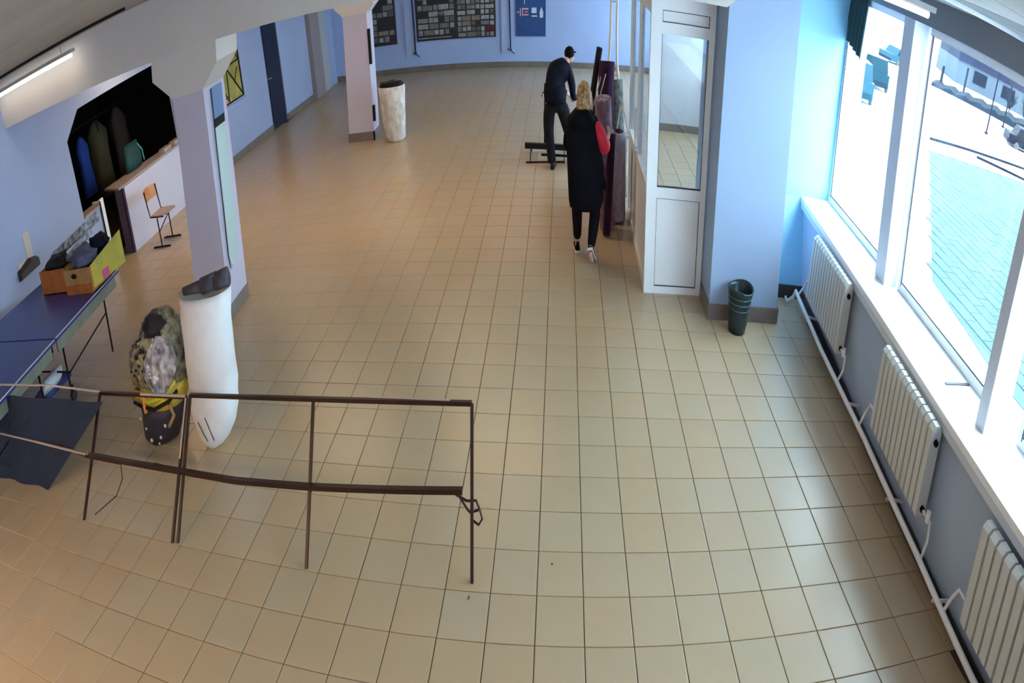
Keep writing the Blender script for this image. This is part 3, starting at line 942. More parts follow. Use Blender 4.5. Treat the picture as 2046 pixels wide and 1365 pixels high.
# ------------------------------------------------------------------ radiators
def radiator(y0, y1, zt0, zt1, h, nsec, label):
    e = emp('radiator', wpt((y0 + y1) / 2, -.1, zt0 - h), label, 'radiator', 'cream radiators under the window sill')
    for k in range(nsec):
        t0, t1 = k / nsec, (k + 1) / nsec
        ya, yb = y0 + (y1 - y0) * t0, y0 + (y1 - y0) * t1
        zt = zt0 + (zt1 - zt0) * (t0 + t1) / 2
        g = 0.011
        bm = B()
        # rounded front fin
        prof = [(-.06, -.0), (-.155, .0), (-.17, -.012)]
        hexa(bm, [(RW(ya) - .165, ya + g, zt - h), (RW(ya) - .06, ya + g, zt - h), (RW(yb) - .06, yb - g, zt - h), (RW(yb) - .165, yb - g, zt - h),
                  (RW(ya) - .165, ya + g, zt - .03), (RW(ya) - .06, ya + g, zt - .03), (RW(yb) - .06, yb - g, zt - .03), (RW(yb) - .165, yb - g, zt - .03)])
        hexa(bm, [(RW(ya) - .165, ya + g, zt - .03), (RW(ya) - .06, ya + g, zt - .03), (RW(yb) - .06, yb - g, zt - .03), (RW(yb) - .165, yb - g, zt - .03),
                  (RW(ya) - .135, ya + g, zt), (RW(ya) - .085, ya + g, zt), (RW(yb) - .085, yb - g, zt), (RW(yb) - .135, yb - g, zt)])
        mk('radiator_section', bm, M['radiator'], e)
    for z_ in (0.05, h - .10):
        bm = B()
        tube(bm, (RW(y0) - .11, y0 - .01, zt0 - h + z_), (RW(y1) - .11, y1 + .01, zt1 - h + z_), .022)
        mk('header_tube', bm, M['black'], e)  # black, so the gaps between the cream sections look shaded
    for y in (y0 + .15, y1 - .15):
        bm = B()
        bx(bm, RW(y) - .07, RW(y) + .001, y - .015, y + .015, zt0 - h + .1, zt0 - .1)
        mk('wall_bracket', bm, M['pipe'], e)
    # top and bottom connections to the main pipe
    bm = B()
    zb = zt0 - h + .05
    path(bm, [(RW(y0) - .11, y0 - .02, zb), (RW(y0) - .11, y0 - .14, zb), (RW(y0) - .13, y0 - .18, zb - .10), (RW(y0) - .19, y0 - .20, .20)], .013)
    mk('connecting_pipe', bm, M['pipe'], e)
    bm = B()
    path(bm, [(RW(y1) - .11, y1 + .02, zb), (RW(y1) - .11, y1 + .12, zb), (RW(y1) - .13, y1 + .16, zb - .08), (RW(y1) - .19, y1 + .18, .20)], .013)
    mk('connecting_pipe', bm, M['pipe'], e)
    bm = B()
    tube(bm, (RW(y0) - .11, y0 - .10, zb - .02), (RW(y0) - .11, y0 - .10, zb + .05), .022)
    mk('valve', bm, M['white'], e)
    return e
radiator(3.72, 5.02, 0.895, 0.84, 0.58, 14, 'cream ribbed radiator farthest from the camera, next to the blue pillar')
radiator(1.47, 2.60, 0.955, 0.925, 0.585, 12, 'cream ribbed radiator in the middle of the row under the sill')
radiator(-.75, 0.62, 0.975, 0.93, 0.62, 14, 'cream ribbed radiator nearest the camera in the lower right corner')
e = emp('heating_pipe', (RW(2) - .2, 2.0, .2), 'long white heating pipe running along the floor under the radiators', 'pipe')
bm = B()
path(bm, [(RW(5.3) - .22, 5.36, .10), (RW(5.2) - .21, 5.30, .19), (RW(4.1) - .20, 4.1, .17), (RW(2.6) - .20, 2.6, .23), (RW(1.3) - .20, 1.3, .24), (RW(.3) - .20, .3, .21), (RW(-1) - .20, -1.2, .20)], .024, n=10)
mk('pipe', bm, M['pipe'], e)
for y in (4.75, 3.2, 1.95, .95, -.4):
    bm = B()
    sq(bm, (RW(y) - .20, y, .18), (RW(y) + .004, y, .15), .018)
    mk('wall_bracket', bm, M['pipe'], e)
bm = B()
path(bm, [(RW(-1.5) - .07, -1.5, .10), (RW(1.5) - .06, 1.5, .11), (RW(3.5) - .06, 3.5, .09), (RW(5.2) - .06, 5.3, .09)], .03, n=8)
tag(mk('lower_pipe', bm, M['black']), 'dark heating pipe close to the skirting behind the white one', 'pipe')
bm = B()
path(bm, [(RW(5.3) - .22, 5.38, .10), (RW(5.3) - .28, 5.42, .04), (RW(5.3) - .27, 5.52, .04)], .018)
tag(mk('pipe_elbow', bm, M['pipe']), 'short bent white pipe at the floor in the corner by the blue pillar', 'pipe')

# ------------------------------------------------------------------ waste bin
e = emp('waste_bin', (2.115, 4.755, 0), 'dark teal plastic waste bin beside the blue pillar', 'bin')
bm = B()
prof = [(.110, 0), (.128, .10), (.136, .20), (.142, .22), (.140, .26), (.150, .28), (.150, .31), (.158, .33), (.163, .365), (.172, .375), (.172, .39), (.160, .392), (.148, .36), (.120, .06), (.0, .05)]
n = 28
R = []
for r, z in prof:
    if r == 0:
        R.append([bm.verts.new((2.115, 4.755, z))])
    else:
        R.append([bm.verts.new((2.115 + r * math.cos(2 * PI * k / n), 4.755 + r * math.sin(2 * PI * k / n), z + .012 * math.sin(2 * PI * k / n * 2) * (z > .3))) for k in range(n)])
for a, b in zip(R, R[1:]):
    for k in range(n):
        j = (k + 1) % n
        if len(b) == 1:
            bm.faces.new((a[k], a[j], b[0]))
        else:
            bm.faces.new((a[k], a[j], b[j], b[k]))
bm.faces.new(R[0][::-1])
mk('bin_body', bm, M['bin'], e, smooth=True)
for z, r in ((.22, .142), (.275, .150), (.325, .157)):
    bm = B()
    path(bm, [(2.115 + (r + .002) * math.cos(2 * PI * k / 24), 4.755 + (r + .002) * math.sin(2 * PI * k / 24), z) for k in range(25)], .004, n=6)
    mk('rib', bm, mat('teal_highlight', (.06, .14, .15), .3) if 'teal_highlight' not in bpy.data.materials else bpy.data.materials['teal_highlight'], e)

# ------------------------------------------------------------------ steel barrier frames in the foreground
def barrier(label, corners, mid, mlight=None, extra=None):
    (b0, t0), (b1, t1) = corners
    e = emp('barrier_frame', ((b0[0] + b1[0]) / 2, (b0[1] + b1[1]) / 2, 0), label, 'frame', 'steel frames of the low barrier')
    for k, (b, t) in enumerate(((b0, t0), (b1, t1))):
        bm = B()
        sq(bm, b, t, .024)
        mk('leg', bm, M['frame'], e)
    bm = B()
    sq(bm, t0, t1, .024)
    mk('top_rail', bm, M['frame'], e)
    return e
A = barrier('wide dark brown steel barrier frame standing in front of the white sack', (((-3.636, 1.452, 0), (-3.636, 2.032, .711)), ((-.874, 1.506, 0), (-.874, 1.816, .85))), None)
bm = B()
sq(bm, (-2.276, 1.455, 0), (-2.276, 1.97, .745), .024)
mk('leg', bm, M['frame'], A)
Bf = barrier('narrower dark brown steel barrier frame left of the wide one', (((-4.936, 1.445, 0), (-4.936, 2.069, .677)), ((-3.695, 1.441, 0), (-3.695, 2.044, .69))), None)
bm = B()
sq(bm, (-4.3, 2.040, .698), (-3.700, 2.028, .706), .014)
sq(bm, (-3.695, 2.03, .69), (-3.695, 1.78, .40), .016)
mk('worn_edge', bm, M['frame_light'], Bf)
bm = B()
sq(bm, (-1.75, 1.902, .812), (-1.05, 1.83, .852), .012)
mk('worn_edge', bm, M['frame_light'], A)
e = emp('flat_bar', (-2.5, 1.72, .33), 'long flat brown bar strapped across the legs of the barrier frames', 'bar')
bm = B()
pts = [(-.965, 1.74, .395), (-2.27, 1.69, .375), (-3.0, 1.665, .375), (-3.70, 1.665, .39), (-4.9, 1.69, .39)]
for a, b in zip(pts, pts[1:]):
    sq(bm, a, b, .036, w2=.03)
mk('bar', bm, M['frame'], e)
bm = B()
sq(bm, (-4.9, 1.69, .39), (-5.9, 1.74, .40), .014)
sq(bm, (-5.9, 1.74, .40), (-7.2, 1.79, .41), .012)
mk('thin_rod', bm, M['frame_light'], e)
for a, b in (((-4.95, 1.68, .385), (-4.50, 1.75, .325)), ((-5.45, 1.75, .385), (-4.94, 1.75, .332)), ((-3.78, 1.66, .385), (-3.34, 1.75, .311)), ((-3.95, 1.68, .40), (-3.45, 1.66, .375))):
    bm = B()
    sq(bm, a, b, .02)
    mk('tie_piece', bm, M['frame'], e)
bm = B()
path(bm, [(-4.50, 1.75, .325), (-4.49, 1.72, .22), (-4.56, 1.65, .12), (-4.80, 1.5, .03)], .005)
mk('cord', bm, M['frame'], e)
bm = B()
path(bm, [(-1.02, 1.74, .37), (-.93, 1.72, .35), (-.885, 1.70, .365), (-.85, 1.70, .37), (-.82, 1.68, .33), (-.80, 1.67, .28), (-.83, 1.66, .25), (-.88, 1.67, .27), (-.885, 1.68, .31), (-.83, 1.69, .32)], .008)
path(bm, [(-1.0, 1.73, .38), (-.92, 1.70, .31), (-.88, 1.69, .29)], .008)
mk('strap_loop', bm, M['frame'], e)
# dark blue net panel with its light rail at the left edge
e = emp('net_panel', (-5.9, 1.8, 0), 'dark blue net sheet hung on a thin light rail below the blue table', 'net')
bm = B()
grid_cloth(bm, [(-4.66, 1.84, .735), (-7.3, 1.84, .735), (-7.3, 1.70, -.0), (-5.80, 1.70, .0)], 14, 10, lambda u, v: .02 * math.sin(u * 17 + v * 2), .004)
mk('net_sheet', bm, M['netblue'], e)
bm = B()
sq(bm, (-4.936, 2.069, .685), (-5.56, 1.87, .83), .012)
sq(bm, (-5.56, 1.87, .83), (-7.3, 1.87, .81), .012)
mk('rail', bm, M['frame_light'], e)

# ------------------------------------------------------------------ table tennis table along the left wall
def tt_half(y0, y1, label):
    e = emp('folding_table', (-7.3, (y0 + y1) / 2, 0), label, 'table', 'blue folding tables along the left wall')
    x0, x1 = -8.55, -6.44
    def X(y):   # near edge runs slightly askew
        return -6.22 - .085 * y
    bm = B()
    hexa(bm, [(x0, y0, .735), (X(y0), y0, .735), (X(y1), y1, .735), (x0 + .12, y1, .735), (x0, y0, .76), (X(y0), y0, .76), (X(y1), y1, .76), (x0 + .12, y1, .76)])
    mk('table_top', bm, M['table_blue'], e)
    bm = B()
    sq(bm, (X(y0) - .012, y0, .761), (X(y1) - .012, y1, .761), .024, w2=.004)
    mk('edge_line', bm, M['table_line'], e)
    bm = B()
    hexa(bm, [(X(y0) - .10, y0 + .05, .60), (X(y0) - .07, y0 + .05, .60), (X(y1) - .07, y1 - .05, .60), (X(y1) - .10, y1 - .05, .60),
              (X(y0) - .10, y0 + .05, .735), (X(y0) - .07, y0 + .05, .735), (X(y1) - .07, y1 - .05, .735), (X(y1) - .10, y1 - .05, .735)])
    mk('apron', bm, M['apron'], e)
    for yy in (y0 + .25, y1 - .28):
        for x in (X(yy) - .18, x0 + .3):
            bm = B()
            tube(bm, (x, yy, .735), (x - .03, yy - .02, .0), .014)
            mk('leg', bm, M['black'], e)
    bm = B()
    tube(bm, (X(y0) - .18, y0 + .25, .30), (X(y1) - .18, y1 - .28, .42), .010)
    tube(bm, (X(y0) - .18, y0 + .25, .30), (x0 + .3, y0 + .25, .30), .010)
    mk('brace', bm, M['black'], e)
    return e
t1 = tt_half(2.86, 4.46, 'far half of the blue folding table, with cardboard boxes on it')
t2 = tt_half(1.20, 2.83, 'near half of the blue folding table, nothing on it')
for par, (x, y) in ((t1, (-6.70, 3.13)), (t2, (-6.62, 2.60))):
    bm = B()
    for s in (-1, 1):
        tube(bm, (x + s * .018 - .008, y, .05), (x + s * .018 + .008, y, .05), .05, n=18)
    mk('wheel', bm, M['rubber'], par)
    bm = B()
    sq(bm, (x, y, .05), (x + .01, y, .16), .02)
    mk('wheel_fork', bm, M['black'], par)
bm = B()
loft(bm, [(-7.0, 3.02, .20, .07, .20), (-7.0, 3.04, .25, .09, .22), (-7.0, 3.06, .31, .07, .19)], noise=.05)
e = tag(mk('folded_packet', bm, M['white'], smooth=True), 'white packet tucked in the braces under the blue table', 'packet')
bm = B()
bx(bm, -7.15, -6.86, 2.80, 3.30, .165, .20)
tag(mk('shelf_board', bm, M['table_blue']), 'small blue board under the table carrying the white packet', 'board')

# boxes on the table
def openbox(name, x0, x1, y0, y1, z0, h, mf, ml, label, ang=0.0, hole=False):
    e = emp(name, ((x0 + x1) / 2, (y0 + y1) / 2, z0), label, 'box')
    th = .008
    parts = (('front_panel', x0, x1, y0, y0 + th, mf), ('back_panel', x0, x1, y1 - th, y1, ml), ('side_panel', x0, x0 + th, y0 + th, y1 - th, ml), ('side_panel', x1 - th, x1, y0 + th, y1 - th, mf))
    for nme, a, b, c, d, m in parts:
        bm = B()
        bx(bm, a, b, c, d, z0, z0 + h)
        mk(nme, bm, m, e)
    bm = B()
    bx(bm, x0, x1, y0, y1, z0, z0 + th)
    mk('bottom_panel', bm, ml, e)
    return e
b1 = openbox('cardboard_box', -7.22, -6.62, 3.88, 4.34, .762, .26, M['cardboard'], M['card_yellow'], 'open fruit box with yellow print on the blue table, nearer the hall')
bm = B()
bx(bm, -7.215, -6.625, 3.872, 3.88, .762, .86)
mk('orange_print', bm, M['card_orange'], b1)
bm = B()
for k in range(1):
    vs = bmesh.ops.create_circle(bm, cap_ends=True, segments=20, radius=.045)['verts']
    for v in vs:
        v.co = Vector((-6.98 + v.co.x * 1.3, 3.870, .955 + v.co.y * .6))
mk('hand_hole', bm, M['black'], b1)
bm = B()
hexa(bm, [(-6.618, 3.90, .80), (-6.608, 3.90, .80), (-6.50, 4.55, .80), (-6.51, 4.55, .80), (-6.618, 3.90, 1.03), (-6.608, 3.90, 1.03), (-6.50, 4.55, 1.14), (-6.51, 4.55, 1.14)])
mk('yellow_flap', bm, M['card_yellow'], b1)
bm = B()
hexa(bm, [(-6.582, 4.08, .80), (-6.574, 4.08, .80), (-6.53, 4.40, .80), (-6.538, 4.40, .80), (-6.582, 4.08, .90), (-6.574, 4.08, .90), (-6.53, 4.40, .90), (-6.538, 4.40, .90)])
mk('pink_print', bm, M['card_pink'], b1)
b2 = openbox('cardboard_box', -7.92, -7.30, 3.98, 4.40, .762, .26, M['card_orange'], M['cardboard'], 'open brown and orange cardboard box on the blue table, nearer the wall')
for (c, r, m, lab, nm, sd) in [((-6.92, 4.12, 1.06), (.22, .19, .11), M['jacket_grey'], 'grey blue folded garment in the yellow fruit box', 'folded_garment', 1),
                               ((-7.62, 4.20, 1.02), (.26, .17, .09), M['black'], 'black garment heaped in the orange cardboard box', 'folded_garment', 2),
                               ((-6.80, 4.36, 1.10), (.16, .14, .10), M['navy'], 'navy garment bulging over the rear of the yellow fruit box', 'folded_garment', 3)]:
    bm = B()
    blob(bm, c, r, noise=.22, seed=sd)
    tag(mk(nm, bm, m, smooth=True), lab, 'garment')
wl = mat('pale_grey_cloth', (.45, .5, .55), .8, col2=(.08, .09, .13), scale=14)
for k, (a, b) in enumerate((((-7.85, 4.30, 1.06), (-7.0, 4.65, 1.30)), ((-7.35, 4.15, 1.06), (-6.85, 4.28, 1.26)))):
    bm = B()
    tube(bm, a, b, .055 if k == 0 else .04, n=12)
    tag(mk('rolled_cloth', bm, wl, smooth=True), 'pale grey mottled cloth roll %s' % ('lying over the back of both boxes' if k == 0 else 'sticking out of the yellow fruit box'), 'cloth')

# ------------------------------------------------------------------ wall pocket and bracket on the left wall
e = emp('wall_pocket', (-8.85, 4.55, .85), 'dark wooden wall pocket with a cream paper card on the left wall', 'holder')
def prism(bm, P, Q):
    f = [bm.verts.new(q) for q in P]
    g = [bm.verts.new(q) for q in Q]
    bm.faces.new(f); bm.faces.new(g[::-1])
    for i in range(len(P)):
        j = (i + 1) % len(P)
        bm.faces.new((f[i], g[i], g[j], f[j]))
y0, y1 = 4.32, 4.78
bm = B()
prism(bm, [(LW(y0), y0, .84), (LW(y1), y1, .85), (LW(y1), y1, .99), (LW(4.6), 4.62, 1.03), (LW(y0), y0, .97)],
      [(LW(y0) + .10, y0, .86), (LW(y1) + .10, y1, .87), (LW(y1) + .10, y1, .96), (LW(4.6) + .10, 4.62, .985), (LW(y0) + .10, y0, .93)])
mk('pocket', bm, M['wood_dark'], e)
bm = B()
bx(bm, LW(4.6) + .002, LW(4.6) + .012, 4.60, 4.75, 1.0, 1.33)
mk('paper_card', bm, M['paper'], e)
bm = B()
bx(bm, LW(4.4) + .002, LW(4.4) + .01, 4.36, 4.60, .98, 1.04)
mk('paper_card', bm, M['paper'], e)
bm = B()
tube(bm, (LW(5.85) + .02, 5.85, 2.93), (LW(5.82) + .02, 5.82, 2.57), .014)
sq(bm, (LW(5.85) + .02, 5.84, 2.72), (LW(6.36) + .02, 6.34, 2.63), .018)
sq(bm, (LW(6.36) + .02, 6.34, 2.64), (LW(6.36) + .02, 6.37, 2.56), .03)
path(bm, [(LW(5.82) + .02, 5.82, 2.57), (LW(5.95) + .02, 5.97, 2.545), (LW(6.1) + .02, 6.14, 2.55), (LW(6.25) + .02, 6.27, 2.60), (LW(6.3) + .02, 6.30, 2.64)], .007)
tag(mk('wall_bracket', bm, M['outdoor_dark']), 'dark metal bracket with a curved brace high on the left wall', 'bracket')

# ------------------------------------------------------------------ school chair by the hatch
e = emp('school_chair', (-8.0, 7.55, 0), 'school chair with orange plywood back and black steel frame by the hatch wall', 'chair')
bm = B()
hexa(bm, [(-8.20, 7.33, .435), (-7.80, 7.31, .435), (-7.74, 7.70, .435), (-8.18, 7.74, .435), (-8.20, 7.33, .452), (-7.80, 7.31, .452), (-7.74, 7.70, .452), (-8.18, 7.74, .452)])
bmesh.ops.bevel(bm, geom=[ed for ed in bm.edges if abs(ed.verts[0].co.z - ed.verts[1].co.z) > .01], offset=.05, segments=4, affect='EDGES')
mk('seat', bm, M['seatwood'], e)
bm = B()
n = 8
R0 = []
for k in range(n + 1):
    t = k / n
    y = 7.32 + .42 * t
    bow = -.05 * math.sin(PI * t)
    zt = .80 + .02 * math.sin(PI * t)
    R0.append([bm.verts.new((-8.22 + bow, y, .64)), bm.verts.new((-8.25 + bow, y, zt)), bm.verts.new((-8.262 + bow, y, zt)), bm.verts.new((-8.232 + bow, y, .64))])
for a, b in zip(R0, R0[1:]):
    for i in range(4):
        bm.faces.new((a[i], a[(i + 1) % 4], b[(i + 1) % 4], b[i]))
bm.faces.new(R0[0]); bm.faces.new(R0[-1][::-1])
mk('backrest', bm, M['plywood'], e)
for y in (7.33, 7.73):
    bm = B()
    path(bm, [(-8.24, y, .80), (-8.22, y, .60), (-8.19, y, .44), (-7.85, y, .425)], .012)
    mk('back_post', bm, M['black'], e)
    bm = B()
    tube(bm, (-8.02, y, .43), (-8.02, y + .005, .02), .013)
    mk('leg', bm, M['black'], e)
    bm = B()
    path(bm, [(-8.24, y, .012), (-8.20, y, .016), (-7.84, y, .016), (-7.80, y, .012)], .013)
    mk('foot_bar', bm, M['black'], e)
bm = B()
sq(bm, (-8.02, 7.33, .22), (-8.02, 7.73, .36), .014)
mk('cross_bar', bm, M['black'], e)

# ------------------------------------------------------------------ sacks and bags
e = emp('white_sack', (-3.85, 2.64, 0), 'tall white woven sack standing in front of the front column', 'sack')
bm = B()
loft(bm, [(-3.90, 2.60, 0.0, .05, .05), (-3.88, 2.61, .04, .12, .10), (-3.86, 2.62, .10, .19, .15), (-3.84, 2.63, .19, .25, .19), (-3.82, 2.64, .32, .295, .22), (-3.81, 2.645, .38, .285, .215), (-3.80, 2.65, .50, .30, .22),
          (-3.79, 2.66, .65, .295, .21), (-3.785, 2.67, .78, .295, .21), (-3.77, 2.68, .95, .30, .205), (-3.755, 2.69, 1.08, .305, .20), (-3.75, 2.69, 1.15, .315, .20), (-3.75, 2.69, 1.12, .28, .17)], n=36, noise=.025, seed=4)
mk('sack_body', bm, M['sackwhite'], e, smooth=True)
for (a, b, c) in (((-3.90, .30), (-3.88, .20), (-3.86, .12)), ((-3.80, .34), (-3.79, .24), (-3.77, .13))):
    bm = B()
    path(bm, [(a[0], 2.40 if a[1] > .2 else 2.44, a[1]), (b[0], 2.43, b[1]), (c[0], 2.46, c[1])], .005, n=5)
    mk('crease_shade', bm, M['pvc_seam'], e)  # dark lines painting the shade in the sack's creases
for k, (x0, x1, zz, r) in enumerate(((-3.99, -3.72, 1.165, .05), (-3.76, -3.58, 1.185, .062), (-3.60, -3.45, 1.20, .066))):
    bm = B()
    tube(bm, (x0, 2.66 + .02 * k, zz - .01), (x1, 2.69 + .02 * k, zz + .012), r * (.6 if k == 0 else .92), r, n=16)
    tag(mk('cloth_roll', bm, M['rollcloth'], smooth=True), ('dark grey cloth roll poking out left of the white sack mouth', 'dark striped cloth roll in the middle of the white sack mouth', 'dark striped cloth roll at the right of the white sack mouth, next to the column')[k], 'cloth')

e = emp('stuffed_plastic_bag', (-4.6, 2.66, 0), 'clear plastic bag stuffed with mottled, yellow and dark violet textiles', 'bag')
bm = B()
loft(bm, [(-4.68, 2.66, 0, .17, .14), (-4.66, 2.66, .05, .25, .19), (-4.62, 2.66, .14, .28, .21), (-4.58, 2.66, .26, .30, .22), (-4.56, 2.66, .36, .32, .22)], noise=.05, seed=9)
mk('violet_bundle', bm, M['violet_dark'], e, smooth=True)
bm = B()
loft(bm, [(-4.56, 2.66, .34, .33, .225), (-4.54, 2.66, .42, .36, .235), (-4.53, 2.66, .52, .375, .24)], noise=.04, seed=10)
mk('yellow_bundle', bm, M['yellow'], e, smooth=True)
bm = B()
loft(bm, [(-4.53, 2.66, .50, .37, .235), (-4.52, 2.66, .62, .40, .24), (-4.50, 2.66, .74, .40, .23), (-4.44, 2.67, .86, .30, .20), (-4.40, 2.68, .95, .22, .16), (-4.37, 2.69, 1.02, .11, .09), (-4.36, 2.69, 1.03, .02, .02)], noise=.07, seed=12)
mbo = mk('mottled_bundle', bm, M['camo'], e, smooth=True)
from mathutils.bvhtree import BVHTree
bag_tree = BVHTree.FromPolygons([v.co + Vector(e.location) for v in mbo.data.vertices], [p_.vertices[:] for p_ in mbo.data.polygons])
bm = B()
blob(bm, (-4.42, 2.64, .93), (.20, .17, .10), noise=.15, seed=5)
mk('black_bundle', bm, M['black'], e, smooth=True)
bm = B()
R0 = []
for (z, xa, xb) in ((.93, -4.30, -4.20), (.84, -4.42, -4.13), (.74, -4.52, -4.12), (.66, -4.55, -4.14), (.58, -4.52, -4.20), (.50, -4.44, -4.30)):
    row = []
    for k in range(7):
        t = k / 6
        x = xa + (xb - xa) * t
        y = 2.66 - .245 * math.sqrt(max(.05, 1 - ((x + 4.5) / .46) ** 2)) - .012 + random.uniform(-.012, .012)
        row.append(bm.verts.new((x, y, z + random.uniform(-.012, .012))))
    R0.append(row)
for a, b in zip(R0, R0[1:]):
    for i in range(6):
        bm.faces.new((a[i], a[i + 1], b[i + 1], b[i]))
o = mk('silver_foil', bm, M['foil'], e)
o.modifiers.new('thick', 'SOLIDIFY').thickness = .006
rb = random.Random(11)
fw = mat('foil_glint', (0.85, 0.9, 1.0), .2, metal=.3)  # foil glints and fold shade painted as bright and dark facets
fdk = mat('foil_fold_shade', (0.03, 0.035, 0.07), .3)
fol = mat('olive_patch', (0.34, 0.36, 0.10), .6)
def facet(nm, x, z, sz, m, lift):
    hit = bag_tree.ray_cast(Vector((x, 0, z)), Vector((0, 1, 0)))[0]
    if hit is None:
        return
    y = hit.y - lift
    P = [(x + rb.uniform(.5, 1) * sz * math.cos(a), y + rb.uniform(-.006, .006), z + rb.uniform(.4, 1) * sz * .7 * math.sin(a)) for a in (0.3, 1.5, 2.9, 3.9, 5.2)]
    bm = B()
    f = [bm.verts.new(q) for q in P]
    g = [bm.verts.new((q[0], q[1] + .006, q[2])) for q in P]
    bm.faces.new(f); bm.faces.new(g[::-1])
    for i in range(5):
        bm.faces.new((f[i], f[(i + 1) % 5], g[(i + 1) % 5], g[i]))
    mk(nm, bm, m, e)
for k in range(16):
    facet('foil_facet', rb.uniform(-4.50, -4.28), rb.uniform(.60, .76), rb.uniform(.018, .04), fw if k % 3 else fdk, .02)
for k in range(8):
    facet('foil_facet', rb.uniform(-4.46, -4.22), rb.uniform(.74, .90), rb.uniform(.02, .035), M['foil'], .02)
for k in range(44):
    facet('cloth_patch', rb.uniform(-4.84, -4.50), rb.uniform(.55, .90), rb.uniform(.02, .05), (M['black'], fol, M['camo'], M['black'])[k % 4], .006)
for (pts, r, m) in (([(-4.90, .40), (-4.75, .47), (-4.55, .43), (-4.35, .47), (-4.20, .56)], .022, M['yellow']),
                    ([(-4.89, .36), (-4.7, .385), (-4.5, .37), (-4.3, .42), (-4.20, .48)], .016, M['black']),
                    ([(-4.88, .44), (-4.80, .49), (-4.62, .50)], .012, M['orange']),
                    ([(-4.62, .50), (-4.64, .40), (-4.63, .34)], .022, M['orange']),
                    ([(-4.30, .40), (-4.28, .30), (-4.36, .22)], .018, M['cardboard']),
                    ([(-4.27, .58), (-4.25, .66), (-4.30, .74)], .020, M['yellow'])):
    bm = B()
    P3 = []
    for x, z in pts:
        y = 2.66 - (.245 if z > .3 else .225) * math.sqrt(max(.05, 1 - ((x + 4.54) / .42) ** 2)) - .008
        P3.append((x, y, z))
    path(bm, P3, r, n=8)
    mk('textile_strip', bm, m, e, smooth=True)
bm = B()
loft(bm, [(-4.68, 2.66, .003, .20, .16), (-4.64, 2.66, .10, .31, .235), (-4.58, 2.66, .30, .345, .25), (-4.54, 2.66, .5, .40, .26), (-4.52, 2.66, .65, .43, .265), (-4.50, 2.66, .78, .42, .25), (-4.43, 2.67, .92, .29, .21), (-4.38, 2.68, 1.03, .17, .13), (-4.36, 2.69, 1.07, .19, .15)], noise=.05, seed=15, cap1=False)
mk('plastic_film', bm, M['film'], e, smooth=True)
for (x, y, z, r) in ((-4.66, 2.44, .09, .022), (-4.50, 2.43, .13, .018), (-4.42, 2.45, .22, .02), (-4.80, 2.47, .25, .018), (-4.72, 2.45, .18, .014), (-4.55, 2.44, .07, .012)):
    bm = B()
    blob(bm, (x, y, z), (r, .01, r * .8), seg=8, rings=6)
    mk('pale_spot', bm, M['paper'], e)

e = emp('white_sack', (-4.13, 11.6, 0), 'soiled white cylindrical sack standing beside the rear column', 'sack')
bm = B()
loft(bm, [(-4.12, 11.6, 0, .18, .16), (-4.11, 11.6, .04, .235, .20), (-4.12, 11.6, .30, .27, .22), (-4.13, 11.6, .60, .295, .24), (-4.13, 11.6, .84, .32, .25), (-4.13, 11.6, .86, .315, .245), (-4.13, 11.6, .83, .28, .21)], noise=.02, n=32, seed=7)
mk('sack_body', bm, M['sackdirty'], e, smooth=True)
bm = B()
blob(bm, (-4.15, 11.6, .87), (.25, .18, .06), noise=.25, seed=4)
tag(mk('cloth_heap', bm, M['black'], smooth=True), 'black cloth heaped in the mouth of the soiled sack by the rear column', 'cloth')

# ------------------------------------------------------------------ rolls leaning by the cabin
e = emp('carpet_roll', (.68, 7.45, 0), 'lilac grey carpet roll standing upright against the cabin corner', 'roll')
bm = B()
loft(bm, [(.69, 7.5, 0.02, .185, .15), (.695, 7.5, .05, .185, .15), (.70, 7.5, .5, .155, .14), (.70, 7.5, .95, .12, .12), (.70, 7.5, .97, .115, .115)], noise=.03, n=28, seed=2)
mk('roll_body', bm, M['felt'], e, smooth=True)
bm = B()
loft(bm, [(.69, 7.5, 0.0, .13, .11), (.69, 7.5, .03, .19, .155)], noise=.05, n=24)
mk('lower_wrap', bm, M['plum'], e, smooth=True)
bm = B()
sp = [(.70 + (.012 + .013 * k / 3) * math.cos(k * .7), 7.5 + (.012 + .013 * k / 3) * math.sin(k * .7), .976) for k in range(22)]
path(bm, sp, .006, n=5)
mk('spiral_edge', bm, M['plum'], e)
def lean_roll(name, a, b, r, m, label, mend=None, n=22):
    e = emp(name, (a[0], a[1], 0), label, 'roll')
    bm = B()
    tube(bm, a, b, r, n=n)
    mk('roll_body', bm, m, e, smooth=False)
    if mend:
        bm = B()
        d = (Vector(b) - Vector(a)).normalized()
        q = d.to_track_quat('Z', 'Y')
        path(bm, [Vector(b) + d * .004 + q @ Vector(((.012 + r * .85 * k / 26) * math.cos(k * .75), (.012 + r * .85 * k / 26) * math.sin(k * .75), 0)) for k in range(26)], r * .07, n=6)
        mk('spiral_edge', bm, mend, e)
    return e
lean_roll('fabric_roll', (.56, 7.2, .04), (.40, 7.0, 1.40), .125, M['purple_cloth'], 'dusky purple fabric roll with a swirled pale end right of the red sleeve', M['swirl'])
lean_roll('fabric_roll', (.52, 7.9, .02), (.52, 8.1, 1.62), .13, M['plum'], 'dark plum fabric roll, tallest of the rolls')
lean_roll('fabric_roll', (.53, 6.95, .02), (.56, 7.0, 1.05), .06, M['plum'], 'thin dark plum roll in front of the lilac grey carpet roll')
lean_roll('fabric_roll', (.85, 8.35, .02), (.70, 8.55, 1.35), .14, mat('mottled_grey_green', (.16, .16, .14), .9, col2=(.05, .05, .05), scale=16), 'mottled grey green roll behind the white rack')
lean_roll('tube', (.50, 8.3, .02), (.455, 8.2, 1.30), .03, M['white'], 'slim white tube standing beside the purple fabric roll')
